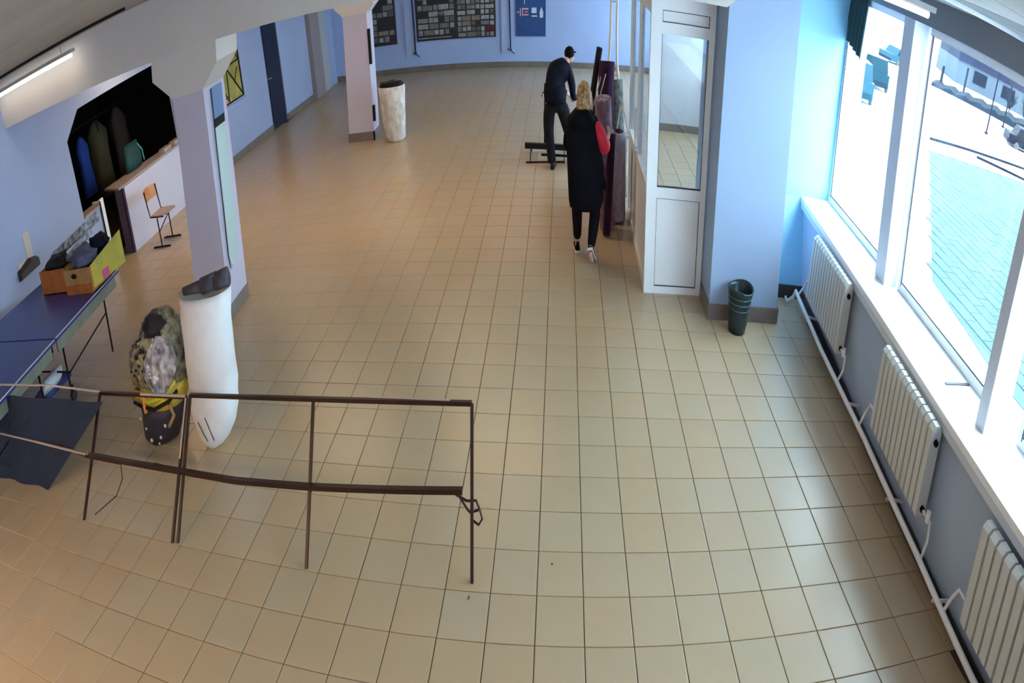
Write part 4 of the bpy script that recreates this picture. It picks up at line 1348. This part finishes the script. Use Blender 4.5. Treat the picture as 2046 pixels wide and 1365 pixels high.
lean_roll('tube', (.10, 8.3, .02), (.40, 8.2, 1.75), .05, M['black'], 'black tube leaning behind the woman towards the rolls')
bm = B()
for a, b in (((.28, 8.0, 1.05), (.45, 8.0, 1.52)), ((.33, 7.95, 1.0), (.50, 7.95, 1.50))):
    tube(bm, a, b, .008)
tag(mk('wire_hanger', bm, M['fixture']), 'pair of thin metal rods leaning on the dark plum roll', 'rod')
bm = B()
blob(bm, (.27, 8.0, 1.12), (.035, .035, .16), noise=.1)
tag(mk('white_bottle', bm, M['white'], smooth=True), 'white bottle shape standing between the woman and the rolls', 'bottle')
# white tubular rack
e = emp('tubular_rack', (.70, 8.6, 0), 'white tubular rack with rungs standing behind the rolls', 'rack')
for pts in ([(.55, 8.6, 0), (.53, 8.6, 1.33), (.59, 8.6, 1.50), (.60, 8.6, 1.9), (.585, 8.6, 2.7)], [(.78, 8.6, 0), (.84, 8.6, .9), (.79, 8.6, 1.25), (.73, 8.6, 1.55), (.70, 8.6, 2.0), (.69, 8.6, 2.7)]):
    bm = B()
    path(bm, pts, .020)
    mk('upright', bm, M['pipe'], e)
for z, a, b in ((1.40, .56, .76), (1.50, .58, .74), (2.24, .59, .70), (.5, .55, .80)):
    bm = B()
    tube(bm, (a, 8.6, z), (b, 8.6, z), .010)
    mk('rung', bm, M['pipe'], e)
bm = B()
for a, b in (((.72, 8.0, .86), (.92, 8.0, .86)), ((.72, 8.0, .86), (.78, 8.0, 1.2)), ((.78, 8.0, 1.2), (.93, 8.0, .84)), ((.74, 8.0, .84), (.74, 8.0, 0)), ((.90, 8.0, .84), (.90, 8.0, 0))):
    sq(bm, a, b, .022)
bx(bm, .70, .93, 7.95, 8.05, .80, .84)
tag(mk('step_stool', bm, M['pipe']), 'pale folding step stool beside the cabin, behind the lilac grey roll', 'stool')
# low black trestle behind the man
e = emp('trestle', (-.5, 10.2, 0), 'low black trestle on the floor behind the bending person', 'trestle')
bm = B()
sq(bm, (-.98, 10.35, .13), (-.05, 10.35, .11), .075)
mk('top_bar', bm, M['black'], e)
bm = B()
sq(bm, (-.62, 9.95, .10), (.0, 9.95, .09), .03)
sq(bm, (-.93, 9.88, .012), (-.15, 9.95, .012), .02)
mk('lower_bar', bm, M['black'], e)
for x in (-.85, -.15):
    bm = B()
    sq(bm, (x, 10.35, .12), (x, 9.9, .012), .02)
    sq(bm, (x, 10.35, .12), (x, 10.6, .0), .02)
    mk('leg', bm, M['black'], e)
# table the man leans over
e = emp('work_table', (.0, 10.9, 0), 'pale table behind the bending person, in front of the back wall', 'table')
bm = B()
bx(bm, -.62, .55, 10.9, 11.5, .70, .73)
mk('table_top', bm, mat('pale_table_top', (.5, .55, .6), .4), e)
for x in (-.58, .51):
    for y in (10.94, 11.46):
        bm = B()
        sq(bm, (x, y, .70), (x, y, 0), .03)
        mk('leg', bm, M['outdoor_dark'], e)

# ------------------------------------------------------------------ people
def skin_obj(name, V, E, R, m, parent, sub=2, label=None, root=0):
    """V verts (world), E edges, R radii -> smooth limb-like surface baked to a mesh"""
    off = wloc(parent)
    me = bpy.data.meshes.new(name)
    me.from_pydata([tuple(Vector(v) - off) for v in V], E, [])
    o = bpy.data.objects.new(name, me)
    C.objects.link(o)
    o.modifiers.new('skin', 'SKIN')
    for i, r in enumerate(R):
        sv = me.skin_vertices[0].data[i]
        sv.radius = r if isinstance(r, tuple) else (r, r)
        sv.use_root = (i == root)
    s = o.modifiers.new('sub', 'SUBSURF')
    s.levels = s.render_levels = sub
    bpy.context.view_layer.update()
    dg = bpy.context.evaluated_depsgraph_get()
    nm = bpy.data.meshes.new_from_object(o.evaluated_get(dg))
    nm.name = name
    o.modifiers.clear()
    o.data = nm
    for p_ in nm.polygons:
        p_.use_smooth = True
    nm.materials.clear()
    nm.materials.append(m)
    o.parent = parent
    if label:
        o['label'] = label
    return o

def hand(V, E, R, wrist_i, wrist, d, side, curl=0.35, s=1.0):
    """adds a palm and five fingers to a skin graph; d = pointing direction, side = across the palm"""
    d, side = Vector(d).normalized(), Vector(side).normalized()
    nrm = d.cross(side).normalized()
    w0 = Vector(wrist)
    palm = w0 + d * .045 * s
    V.append(palm); R.append((.026 * s, .018 * s)); pi_ = len(V) - 1
    E.append((wrist_i, pi_))
    for k, (off, ln) in enumerate(((-.030, .062), (-.010, .072), (.010, .070), (.029, .055))):
        base = w0 + d * .085 * s + side * off * s
        mid = base + (d * math.cos(curl) + nrm * math.sin(curl)) * ln * .55 * s
        tip = mid + (d * math.cos(curl * 2.2) + nrm * math.sin(curl * 2.2)) * ln * .5 * s
        i0 = len(V)
        V.extend([base, mid, tip]); R.extend([.010 * s, .009 * s, .007 * s])
        E.extend([(pi_, i0), (i0, i0 + 1), (i0 + 1, i0 + 2)])
    b = palm + side * -.032 * s + d * .0
    t = b + (d * .7 - side * .7).normalized() * .035 * s + nrm * .012 * s
    i0 = len(V)
    V.extend([b, t, t + (d * .9 + nrm * .3).normalized() * .028 * s]); R.extend([.012 * s, .010 * s, .008 * s])
    E.extend([(pi_, i0), (i0, i0 + 1), (i0 + 1, i0 + 2)])

# --- woman walking away, black long vest over a red top
W_ = emp('person', (.16, 6.25, 0), 'person with blond hair walking away in a long black vest over red sleeves', 'person')
V = [(.14, 6.27, .86), (.11, 6.28, 1.05), (.09, 6.30, 1.24), (.085, 6.31, 1.33), (.085, 6.33, 1.42), (.09, 6.35, 1.50), (.09, 6.35, 1.58)]
R = [(.13, .10), (.11, .085), (.12, .085), (.09, .07), (.045, .045), (.06, .07), (.055, .065)]
E = [(0, 1), (1, 2), (2, 3), (3, 4), (4, 5), (5, 6)]
def limb(V, E, R, start, pts):
    prev = start
    for p_, r in pts:
        V.append(p_); R.append(r)
        E.append((prev, len(V) - 1))
        prev = len(V) - 1
    return prev
# legs: left planted forward, right pushing off behind
l = limb(V, E, R, 0, [((.06, 6.29, .80), .078), ((.04, 6.40, .48), .056), ((.045, 6.46, .30), .048), ((.05, 6.44, .10), .034), ((.05, 6.44, .05), .036), ((.03, 6.58, .03), .028)])
r_ = limb(V, E, R, 0, [((.22, 6.25, .80), .078), ((.29, 6.30, .46), .055), ((.26, 6.20, .30), .048), ((.23, 6.06, .16), .034), ((.23, 6.04, .11), .034), ((.27, 6.10, .03), .028)])
a1 = limb(V, E, R, 3, [((.22, 6.29, 1.31), .055), ((.34, 6.25, 1.20), .045), ((.40, 6.20, 1.07), .038), ((.43, 6.34, 1.085), .032), ((.465, 6.44, 1.14), .022)])
hand(V, E, R, a1, V[-1], (.1, .6, .4), (0, .4, -.6), .6, .9)
a2 = limb(V, E, R, 3, [((-.05, 6.31, 1.33), .055), ((-.13, 6.33, 1.18), .045), ((-.14, 6.38, 1.05), .038), ((-.06, 6.52, 1.02), .030), ((.0, 6.60, 1.04), .022)])
hand(V, E, R, a2, V[-1], (.4, .8, .1), (0, .1, -1), .6, .9)
skin_obj('body', V, E, R, M['skin'], W_)
# leggings
V = [(.14, 6.27, .88), (.14, 6.27, .84)]
R = [(.135, .11), (.135, .11)]
E = [(0, 1)]
limb(V, E, R, 1, [((.06, 6.29, .78), .10), ((.03, 6.40, .48), .088), ((.04, 6.46, .30), .078), ((.05, 6.44, .12), .056)])
limb(V, E, R, 1, [((.22, 6.25, .78), .10), ((.30, 6.30, .46), .088), ((.27, 6.20, .30), .078), ((.235, 6.07, .17), .056)])
skin_obj('leggings', V, E, R, M['legging'], W_)
# vest as a loft of rings
bm = B()
loft(bm, [(.15, 6.28, .50, .225, .17), (.15, 6.28, .58, .255, .18), (.15, 6.28, .72, .26, .18), (.14, 6.28, .88, .265, .17), (.12, 6.28, 1.02, .25, .155), (.095, 6.28, 1.15, .245, .15), (.08, 6.29, 1.25, .24, .14), (.08, 6.30, 1.33, .215, .12), (.08, 6.31, 1.39, .14, .10), (.085, 6.31, 1.44, .085, .08)], noise=.045, seed=3, n=32)
mk('long_vest', bm, M['black_cloth'], W_, smooth=True)
bm = B()
blob(bm, (.075, 6.195, 1.335), (.165, .085, .095), noise=.10, seed=2)
mk('hood', bm, M['black_cloth'], W_, smooth=True)
# sleeves
V = [(.22, 6.29, 1.30), (.34, 6.25, 1.20), (.40, 6.20, 1.07), (.43, 6.34, 1.085), (.455, 6.40, 1.12)]
skin_obj('sleeve', V, [(0, 1), (1, 2), (2, 3), (3, 4)], [.085, .082, .082, .060, .040], M['red'], W_)
V = [(-.03, 6.31, 1.31), (-.13, 6.33, 1.18), (-.145, 6.38, 1.05), (-.06, 6.52, 1.02), (-.03, 6.57, 1.03)]
skin_obj('sleeve', V, [(0, 1), (1, 2), (2, 3), (3, 4)], [.06, .055, .05, .04, .034], M['black_cloth'], W_, label='dark sleeve')
# vest tail blown to the right
bm = B()
grid_cloth(bm, [(.33, 6.2, .98), (.42, 6.22, .80), (.44, 6.22, .68), (.34, 6.2, .72)], 6, 6, lambda u, v: .012 * math.sin(u * 9), .012)
mk('vest_flap', bm, M['black_cloth'], W_, smooth=True)
# head: face features towards +y, hair
bm = B()
blob(bm, (.09, 6.345, 1.545), (.100, .105, .125), seg=20, rings=14)
hd = mk('hair', bm, M['hair_blond'], W_, smooth=True)
bm = B()
loft(bm, [(.09, 6.235, 1.39, .085, .03), (.09, 6.235, 1.45, .105, .04), (.09, 6.245, 1.53, .095, .05), (.09, 6.27, 1.61, .06, .05)], noise=.08, n=16)
mk('hair_tail', bm, M['hair_blond'], W_, smooth=True)
bm = B()
blob(bm, (.09, 6.375, 1.53), (.066, .085, .098), seg=18, rings=12)
blob(bm, (.09, 6.462, 1.525), (.012, .018, .018), seg=8, rings=6)
for s in (-1, 1):
    blob(bm, (.09 + s * .082, 6.35, 1.525), (.010, .02, .028), seg=8, rings=6)
face = mk('face', bm, M['skin'], W_, smooth=True)
for s in (-1, 1):
    bm = B()
    blob(bm, (.09 + s * .027, 6.448, 1.545), (.011, .008, .007), seg=8, rings=6)
    mk('eye', bm, M['eye'], face)
bm = B()
blob(bm, (.09, 6.452, 1.487), (.022, .008, .007), seg=8, rings=6)
mk('mouth', bm, M['lip'], face)
# sneakers
def shoe(x, y, z, dirv, upv, par, mb, ms, mu, L=.26, label=None):
    d = Vector(dirv).normalized(); u = Vector(upv).normalized(); s = d.cross(u).normalized(); u = s.cross(d).normalized()
    o0 = Vector((x, y, z))
    def pt(a, b, c):
        return o0 + d * a + s * b + u * c
    outl = [(-.5, .55), (-.42, .85), (-.2, .9), (.1, .95), (.32, 1.05), (.45, .75), (.5, .3)]
    loop = [(a * L, b * .045) for a, b in outl] + [(a * L, -b * .045) for a, b in outl[::-1]]
    for nm_, z0_, z1_, m, sc in (('sole', 0, .028, ms, 1.0), ('outsole', -.006, 0.0, mu, .96)):
        bm = B()
        f = [bm.verts.new(pt(a * sc, b * sc, z0_)) for a, b in loop]
        g = [bm.verts.new(pt(a * sc, b * sc, z1_)) for a, b in loop]
        bm.faces.new(f[::-1]); bm.faces.new(g)
        for i in range(len(loop)):
            j = (i + 1) % len(loop)
            bm.faces.new((f[i], f[j], g[j], g[i]))
        mk(nm_, bm, m, par)
    bm = B()
    lv = [[bm.verts.new(pt(a * sc + sh, b * sc, hh)) for a, b in loop] for sc, sh, hh in ((.95, 0, .028), (.86, -.008, .055), (.55, -.045, .085), (.45, -.055, .11))]
    for a, b in zip(lv, lv[1:]):
        for i in range(len(loop)):
            j = (i + 1) % len(loop)
            bm.faces.new((a[i], a[j], b[j], b[i]))
    bm.faces.new(lv[0][::-1]); bm.faces.new(lv[-1])
    o = mk('shoe', bm, mb, par, smooth=True)
    return o
shoe(.045, 6.50, .006, (-.1, 1, 0), (0, 0, 1), W_, M['black_cloth'], M['shoe_sole'], M['sole_under'], .25)
shoe(.255, 6.10, .075, (.25, .55, -.62), (0, .62, .55), W_, M['black_cloth'], M['shoe_sole'], M['sole_under'], .27)

# --- man bending forward
Mn = emp('person', (-.35, 9.65, 0), 'person in dark navy jacket and cap bending forward beside the rolls', 'person')
V = [(-.34, 9.62, .96), (-.36, 9.66, 1.08), (-.31, 9.72, 1.20), (-.23, 9.78, 1.30), (-.14, 9.83, 1.36), (-.09, 9.86, 1.40), (-.05, 9.89, 1.45)]
R = [(.14, .12), (.13, .11), (.15, .12), (.12, .10), (.05, .05), (.065, .075), (.06, .065)]
E = [(0, 1), (1, 2), (2, 3), (3, 4), (4, 5), (5, 6)]
lm1 = [((-.46, 9.62, .86), .095), ((-.46, 9.66, .50), .068), ((-.42, 9.64, .28), .056), ((-.39, 9.62, .10), .042), ((-.38, 9.62, .05), .04), ((-.36, 9.76, .035), .034)]
lm2 = [((-.22, 9.64, .86), .095), ((-.08, 9.72, .50), .068), ((.02, 9.76, .28), .056), ((.10, 9.80, .10), .042), ((.11, 9.80, .05), .04), ((.14, 9.94, .035), .034)]
limb(V, E, R, 0, lm1)
limb(V, E, R, 0, lm2)
a1 = limb(V, E, R, 3, [((-.10, 9.72, 1.27), .062), ((-.02, 9.74, 1.08), .05), ((.0, 9.80, .92), .042), ((.07, 9.95, .86), .034), ((.11, 10.02, .83), .026)])
hand(V, E, R, a1, V[-1], (.5, .7, -.4), (.5, -.5, 0), .6, 1.0)
a2 = limb(V, E, R, 3, [((-.33, 9.88, 1.27), .062), ((-.27, 9.98, 1.10), .05), ((-.22, 10.06, .95), .042), ((-.10, 10.16, .88), .034), ((-.06, 10.2, .85), .026)])
hand(V, E, R, a2, V[-1], (.6, .6, -.4), (.5, -.5, 0), .6, 1.0)
skin_obj('body', V, E, R, M['skin'], Mn)
V = [(-.34, 9.62, 1.0), (-.34, 9.62, .94)]
R = [(.19, .15), (.195, .155)]
E = [(0, 1)]
limb(V, E, R, 1, [((-.46, 9.62, .84), .14), ((-.47, 9.66, .50), .108), ((-.43, 9.64, .28), .092), ((-.40, 9.63, .12), .088), ((-.395, 9.63, .06), .090)])
limb(V, E, R, 1, [((-.22, 9.64, .84), .14), ((-.08, 9.72, .50), .108), ((.02, 9.76, .28), .092), ((.10, 9.80, .12), .088), ((.105, 9.80, .06), .090)])
skin_obj('trousers', V, E, R, M['denim'], Mn)
V = [(-.34, 9.62, .95), (-.37, 9.65, 1.06), (-.33, 9.71, 1.19), (-.25, 9.77, 1.28), (-.17, 9.82, 1.34)]
R = [(.205, .17), (.205, .17), (.225, .18), (.185, .15), (.095, .09)]
E = [(0, 1), (1, 2), (2, 3), (3, 4)]
limb(V, E, R, 3, [((-.10, 9.72, 1.26), .085), ((-.02, 9.74, 1.08), .075), ((.0, 9.80, .92), .062), ((.06, 9.94, .865), .05)])
limb(V, E, R, 3, [((-.33, 9.88, 1.26), .085), ((-.27, 9.98, 1.10), .072), ((-.22, 10.06, .95), .06), ((-.12, 10.15, .885), .048)])
skin_obj('jacket', V, E, R, M['navy'], Mn)
bm = B()
loft(bm, [(-.34, 9.62, .86, .20, .165), (-.345, 9.62, .93, .215, .18), (-.35, 9.63, 1.0, .215, .18), (-.36, 9.65, 1.09, .20, .17)], noise=.03, n=24)
mk('jacket_hem', bm, M['navy'], Mn, smooth=True)
bm = B()
path(bm, [(-.52, 9.56, .96), (-.58, 9.54, 1.0), (-.60, 9.53, .94)], .008)
mk('belt_strap', bm, M['black'], Mn)
bm = B()
blob(bm, (-.065, 9.89, 1.425), (.078, .088, .095), seg=18, rings=12)
blob(bm, (-.005, 9.95, 1.385), (.016, .016, .018), seg=8, rings=6)
blob(bm, (-.055, 9.805, 1.42), (.018, .010, .026), seg=8, rings=6)
face = mk('face', bm, M['skin'], Mn, smooth=True)
for s in (-1, 1):
    bm = B()
    blob(bm, (.0 - .02 * s, 9.945 + s * .022, 1.415), (.009, .009, .007), seg=8, rings=6)
    mk('eye', bm, M['eye'], face)
bm = B()
blob(bm, (-.012, 9.945, 1.355), (.014, .014, .006), seg=8, rings=6)
mk('mouth', bm, M['lip'], face)
bm = B()
blob(bm, (-.082, 9.878, 1.455), (.096, .10, .092), seg=20, rings=12)
mk('cap', bm, M['hair_dark'], Mn, smooth=True)
bm = B()
blob(bm, (.0, 9.945, 1.462), (.055, .05, .012), seg=14, rings=6)
mk('cap_brim', bm, M['hair_dark'], Mn, smooth=True)
shoe(-.37, 9.68, .006, (.15, 1, 0), (0, 0, 1), Mn, M['black'], M['black'], M['sole_under'], .29)
shoe(.125, 9.86, .006, (.2, 1, 0), (0, 0, 1), Mn, M['black'], M['black'], M['sole_under'], .29)

# ------------------------------------------------------------------ ceiling light fixtures: two in view, the rest added out of view
def lamp(x0, x1, y, z, label, vis=True, energy=0.0):
    e = emp('ceiling_light', ((x0 + x1) / 2, y, z), label, 'light')
    bm = B()
    bx(bm, x0 - .04, x1 + .04, y - .05, y + .05, z + .025, z + .06)
    mk('housing', bm, M['fixture'], e)
    for x in (x0 + .2, x1 - .2):
        bm = B()
        tube(bm, (x, y, z + .06), (x, y, CZ + .001), .008)
        mk('suspension', bm, M['fixture'], e)
    bm = B()
    tube(bm, (x0, y, z), (x1, y, z), .020, n=12)
    mk('tube', bm, M['tube'], e)
    if energy:
        ld = bpy.data.lights.new('tube_light', 'AREA')
        ld.shape = 'RECTANGLE'
        ld.size = x1 - x0
        ld.size_y = .12
        ld.energy = energy
        ld.color = (1.0, .70, .40)
        lo = bpy.data.objects.new('tube_light', ld)
        C.objects.link(lo)
        lo.parent = e
        lo.location = (0, 0, -.03)
    return e
lamp(-8.85, -6.75, 4.60, 2.99, 'lit ceiling tube light near the left wall before the beam', energy=.5)
lamp(1.1, 2.78, 2.60, 3.02, 'lit ceiling tube light by the windows before the beam', energy=1)
FILL_LAMPS = [(-5.2, -3.0, 40, 'behind the camera, left'), (-8.0, -3.0, 22, 'behind the camera near the left wall'), (-1.6, -3.0, 8, 'behind the camera over the middle'),
      (-7.6, 7.6, 9, 'beside the hatch behind the beam'), (-4.4, 7.6, 9, 'behind the beam, left of the middle'), (-1.4, 7.6, 9, 'behind the beam above the bending person'),
      (-6.4, 10.6, 3, 'before the rear beam on the left'), (-2.6, 10.6, 4, 'before the rear beam in the middle'), (-5.4, 15.2, 3, 'before the dark photo boards, left'), (-1.4, 15.2, 3, 'before the blue poster')]
for x, y, en, lab in FILL_LAMPS:  # unseen fill lamps added to brighten and warm the hall
    lamp(x - .9, x + .9, y, 3.05, 'added unseen ceiling tube light ' + lab, energy=en)

# ------------------------------------------------------------------ outside
G = -.15
bm = B()
bx(bm, 3.9, 160, -40, 160, G - .1, G)
tag(mk('snowy_ground', bm, M['ground_white']), 'bright snow covered ground outside the windows', 'ground')
# pavers of the forecourt: countable ones are parts
e = emp('paved_forecourt', (9, 5, G), 'pale blue paved forecourt outside the nearer windows', 'paving')
def pave_edge(y):
    return 6.5 + (0 if y < 4.6 else (y - 4.6) * .16 if y < 7.2 else .42 + (y - 7.2) * .64)
bm = B()
PP = [(6.5, -6), (26, -6), (26, 17.5), (13.2, 17.2), (6.92, 7.2), (6.5, 4.6)]
prism_f = [bm.verts.new((x, y, G + .002)) for x, y in PP]
prism_g = [bm.verts.new((x, y, G + .012)) for x, y in PP]
bm.faces.new(prism_f[::-1]); bm.faces.new(prism_g)
for i in range(6):
    bm.faces.new((prism_f[i], prism_f[(i + 1) % 6], prism_g[(i + 1) % 6], prism_g[i]))
mk('paving_bed', bm, M['paving'], e)
pv = []
for i in range(62):
    for j in range(40):
        x = 6.55 + i * .31
        y = -5 + j * .56 + (.28 if i % 2 else 0)
        if y > 16.6 or x < pave_edge(y) + .1:
            continue
        pv.append((math.hypot(x, y + 2) + (0 if y > .5 + (x - 3) * .75 else 60), x, y))
pv.sort()
pmesh = []
for m in (M['paving'], M['paving2']):
    bm = B()
    bx(bm, 0, .295, 0, .545, 0, .010)
    me = bpy.data.meshes.new('paver')
    bm.to_mesh(me); bm.free(); me.materials.append(m)
    pmesh.append(me)
for k, x, y in pv[:300]:
    o = bpy.data.objects.new('paver', pmesh[random.randrange(2)])
    C.objects.link(o)
    o.parent = e
    o.location = Vector((x, y, G + .012 + random.uniform(-.003, .001))) - Vector(e.location)
bm = B()
for k, x, y in pv[300:]:
    bx(bm, x, x + .295, y, y + .545, G + .012, G + .02 + random.uniform(0, .004), mi=random.randrange(2))
o = mk('paver_field', bm, [M['paving'], M['paving2']], e)
o['kind'] = 'stuff'
bm = B()
for a, b in (((14.4, 19.0), (16.7, 19.4)), ((16.7, 19.4), (20.8, 19.9)), ((16.7, 18.6), (19.5, 17.5))):
    sq(bm, (*a, G + .03), (*b, G + .03), .09)
tag(mk('kerb', bm, M['outdoor_dark']), 'thin dark kerb line between the snow and the paved forecourt', 'kerb')
def op(name, x, y, h, r, label):
    bm = B()
    tube(bm, (x, y, G), (x, y, h), r, r * .8, n=8)
    bx(bm, x - r * 1.6, x + r * 1.6, y - r * 1.6, y + r * 1.6, G, G + .08)
    return tag(mk(name, bm, M['outdoor_dark']), label, 'post')
op('street_post', 22.46, 25.3, 3.0, .05, 'tall dark street post outside the middle window')
op('street_post', 28.0, 30.4, 3.0, .06, 'dark street post outside, nearer the dark building end')
op('street_post', 31.2, 39.9, 1.35, .10, 'dark gate post outside at the corner of the pale building')
op('street_post', 27.75, 38.4, .98, .13, 'short dark bollard outside, leftmost in the middle window')
# low hedge strip
bm = B()
n = 30
P0 = []
for k in range(n + 1):
    t = k / n
    x, y = 26.0 + 8.5 * t, 37.0 - 8.0 * t
    hh = .12 + .35 * t + .08 * math.sin(k * 2.1)
    P0.append([bm.verts.new((x, y, G)), bm.verts.new((x + .1, y + .3, G + hh)), bm.verts.new((x + 1.8 + t, y + 2.2 + t, G + hh + .1)), bm.verts.new((x + 2 + t, y + 2.4 + t, G))])
for a, b in zip(P0, P0[1:]):
    for i in range(4):
        bm.faces.new((a[i], a[(i + 1) % 4], b[(i + 1) % 4], b[i]))
bm.faces.new(P0[0]); bm.faces.new(P0[-1][::-1])
tag(mk('hedge', bm, M['hedge']), 'low dark hedge strip outside the middle window', 'hedge')
# pale building with violet upper band
e = emp('building', (40, 46, G), 'pale blue building with a dark violet upper storey outside the middle window', 'building')
def seg(name, x0, x1, z0, z1, m, y0=46.8, d=8, sl=-.55):
    bm = B()
    ya, yb = y0 + (x0 - 35) * sl, y0 + (x1 - 35) * sl
    hexa(bm, [(x0, ya, z0), (x1, yb, z0), (x1 + 3, yb + d, z0), (x0 + 3, ya + d, z0), (x0, ya, z1), (x1, yb, z1), (x1 + 3, yb + d, z1), (x0 + 3, ya + d, z1)])
    return mk(name, bm, m, e)
seg('wall', 35.0, 50.0, G, 1.35, M['bld'])
seg('upper_storey', 35.0, 50.0, 1.35, 2.45, M['bld_roof'], y0=46.7)
seg('roof_edge', 34.8, 50.2, 2.45, 2.85, M['ground_white'], y0=46.5)
for k in range(5):
    seg('window', 36.5 + k * 2.6, 37.6 + k * 2.6, .35, 1.15, M['outdoor_dark'], y0=46.74, d=.1)
# bare shrubs in front of it
for k, (x, y, pos) in enumerate(((36.6, 40.0, 'leftmost of the row'), (37.6, 38.4, 'second from the left'), (39.2, 37.6, 'nearest the right edge'), (39.0, 40.6, 'set back behind the others'))):
    bm = B()
    r = random.Random(k)
    tube(bm, (x, y, G), (x, y, G + .35), .05)
    for q in range(26):
        a, b = r.uniform(0, 6.28), r.uniform(.2, .9)
        p0 = Vector((x, y, G + .3))
        p1 = p0 + Vector((math.cos(a) * b * .8, math.sin(a) * b * .8, r.uniform(.4, 1.2)))
        tube(bm, p0, p1, .03, .01, n=4)
        tube(bm, p0.lerp(p1, .6), p0.lerp(p1, .6) + Vector((r.uniform(-.4, .4), r.uniform(-.4, .4), r.uniform(.1, .5))), .015, .006, n=4)
    tag(mk('bare_shrub', bm, M['outdoor_dark']), 'bare branching shrub before the pale building, ' + pos, 'shrub', 'bare shrubs before the pale building')
bm = B()
loft(bm, [(41.0, 36.3, G, 1.6, 1.2), (41, 36.3, .8, 1.9, 1.5), (41, 36.3, 1.9, 1.4, 1.2), (41, 36.3, 2.4, .3, .3)], noise=.2, seed=3)
tag(mk('dark_bush', bm, M['hedge']), 'dense dark bush outside at the right edge beyond the shrubs', 'bush')
# parked vehicles
def vehicle(name, cx_, cy_, L, Wd, H, ang, m, md, label):
    e = emp(name, (cx_, cy_, G), label, 'vehicle')
    e.rotation_euler[2] = 0
    ca, sa = math.cos(ang), math.sin(ang)
    def Q(a, b, z):
        return (cx_ + a * ca - b * sa, cy_ + a * sa + b * ca, G + z)
    def hb(nm, a0, a1, b0, b1, z0, z1, mm, ti=0.0, tb=0.0):
        bm = B()
        hexa(bm, [Q(a0, b0, z0), Q(a1, b0, z0), Q(a1, b1, z0), Q(a0, b1, z0), Q(a0 + ti, b0 + tb, z1), Q(a1 - ti, b0 + tb, z1), Q(a1 - ti, b1 - tb, z1), Q(a0 + ti, b1 - tb, z1)])
        return mk(nm, bm, mm, e)
    hb('body', -L / 2, L / 2, -Wd / 2, Wd / 2, H * .16, H * .58, m)
    hb('cab', -L * .36, L * .36, -Wd * .47, Wd * .47, H * .58, H, m, L * .07, Wd * .06)
    hb('windscreen', -L * .33, L * .33, -Wd * .475, Wd * .475, H * .62, H * .93, md, L * .05, Wd * .05)
    hb('bumper', -L * .51, -L * .49, -Wd * .45, Wd * .45, H * .14, H * .30, md)
    for a in (-L * .32, L * .32):
        for b in (-Wd * .5, Wd * .5):
            bm = B()
            tube(bm, Q(a, b - .06, H * .16), Q(a, b + .06, H * .16), H * .17, n=14)
            mk('wheel', bm, M['rubber'], e)
    return e
vehicle('van', 12.6, 23.2, 2.6, 1.5, 1.15, 1.25, M['van'], M['van_dark'], 'teal van parked outside beyond the farthest window')
vehicle('car', 15.9, 27.6, 2.2, 1.4, 1.1, 1.25, M['van_dark'], M['outdoor_dark'], 'darker teal car parked behind the teal van outside')
vehicle('car', 26.5, 42.5, 4.0, 1.7, .9, .2, M['van'], M['outdoor_dark'], 'distant pale teal car seen at the right of the farthest window')
vehicle('car', 25.3, 24.6, 3.0, 1.6, .85, -.5, M['outdoor_dark'], M['outdoor_dark'], 'dark blue car cut by the right edge outside the middle window')
# small specks on the floor
for (x, y, lab) in ((-.246, 1.69, 'tiny dark crumb on a floor tile in the foreground middle'), (-.881, 1.389, 'tiny dark splinter on the floor in front of the right barrier leg')):
    bm = B()
    blob(bm, (x, y, .004), (.010, .006, .004) if x > -.5 else (.004, .016, .004), seg=8, rings=6)
    tag(mk('crumb', bm, M['grout']), lab, 'crumb')
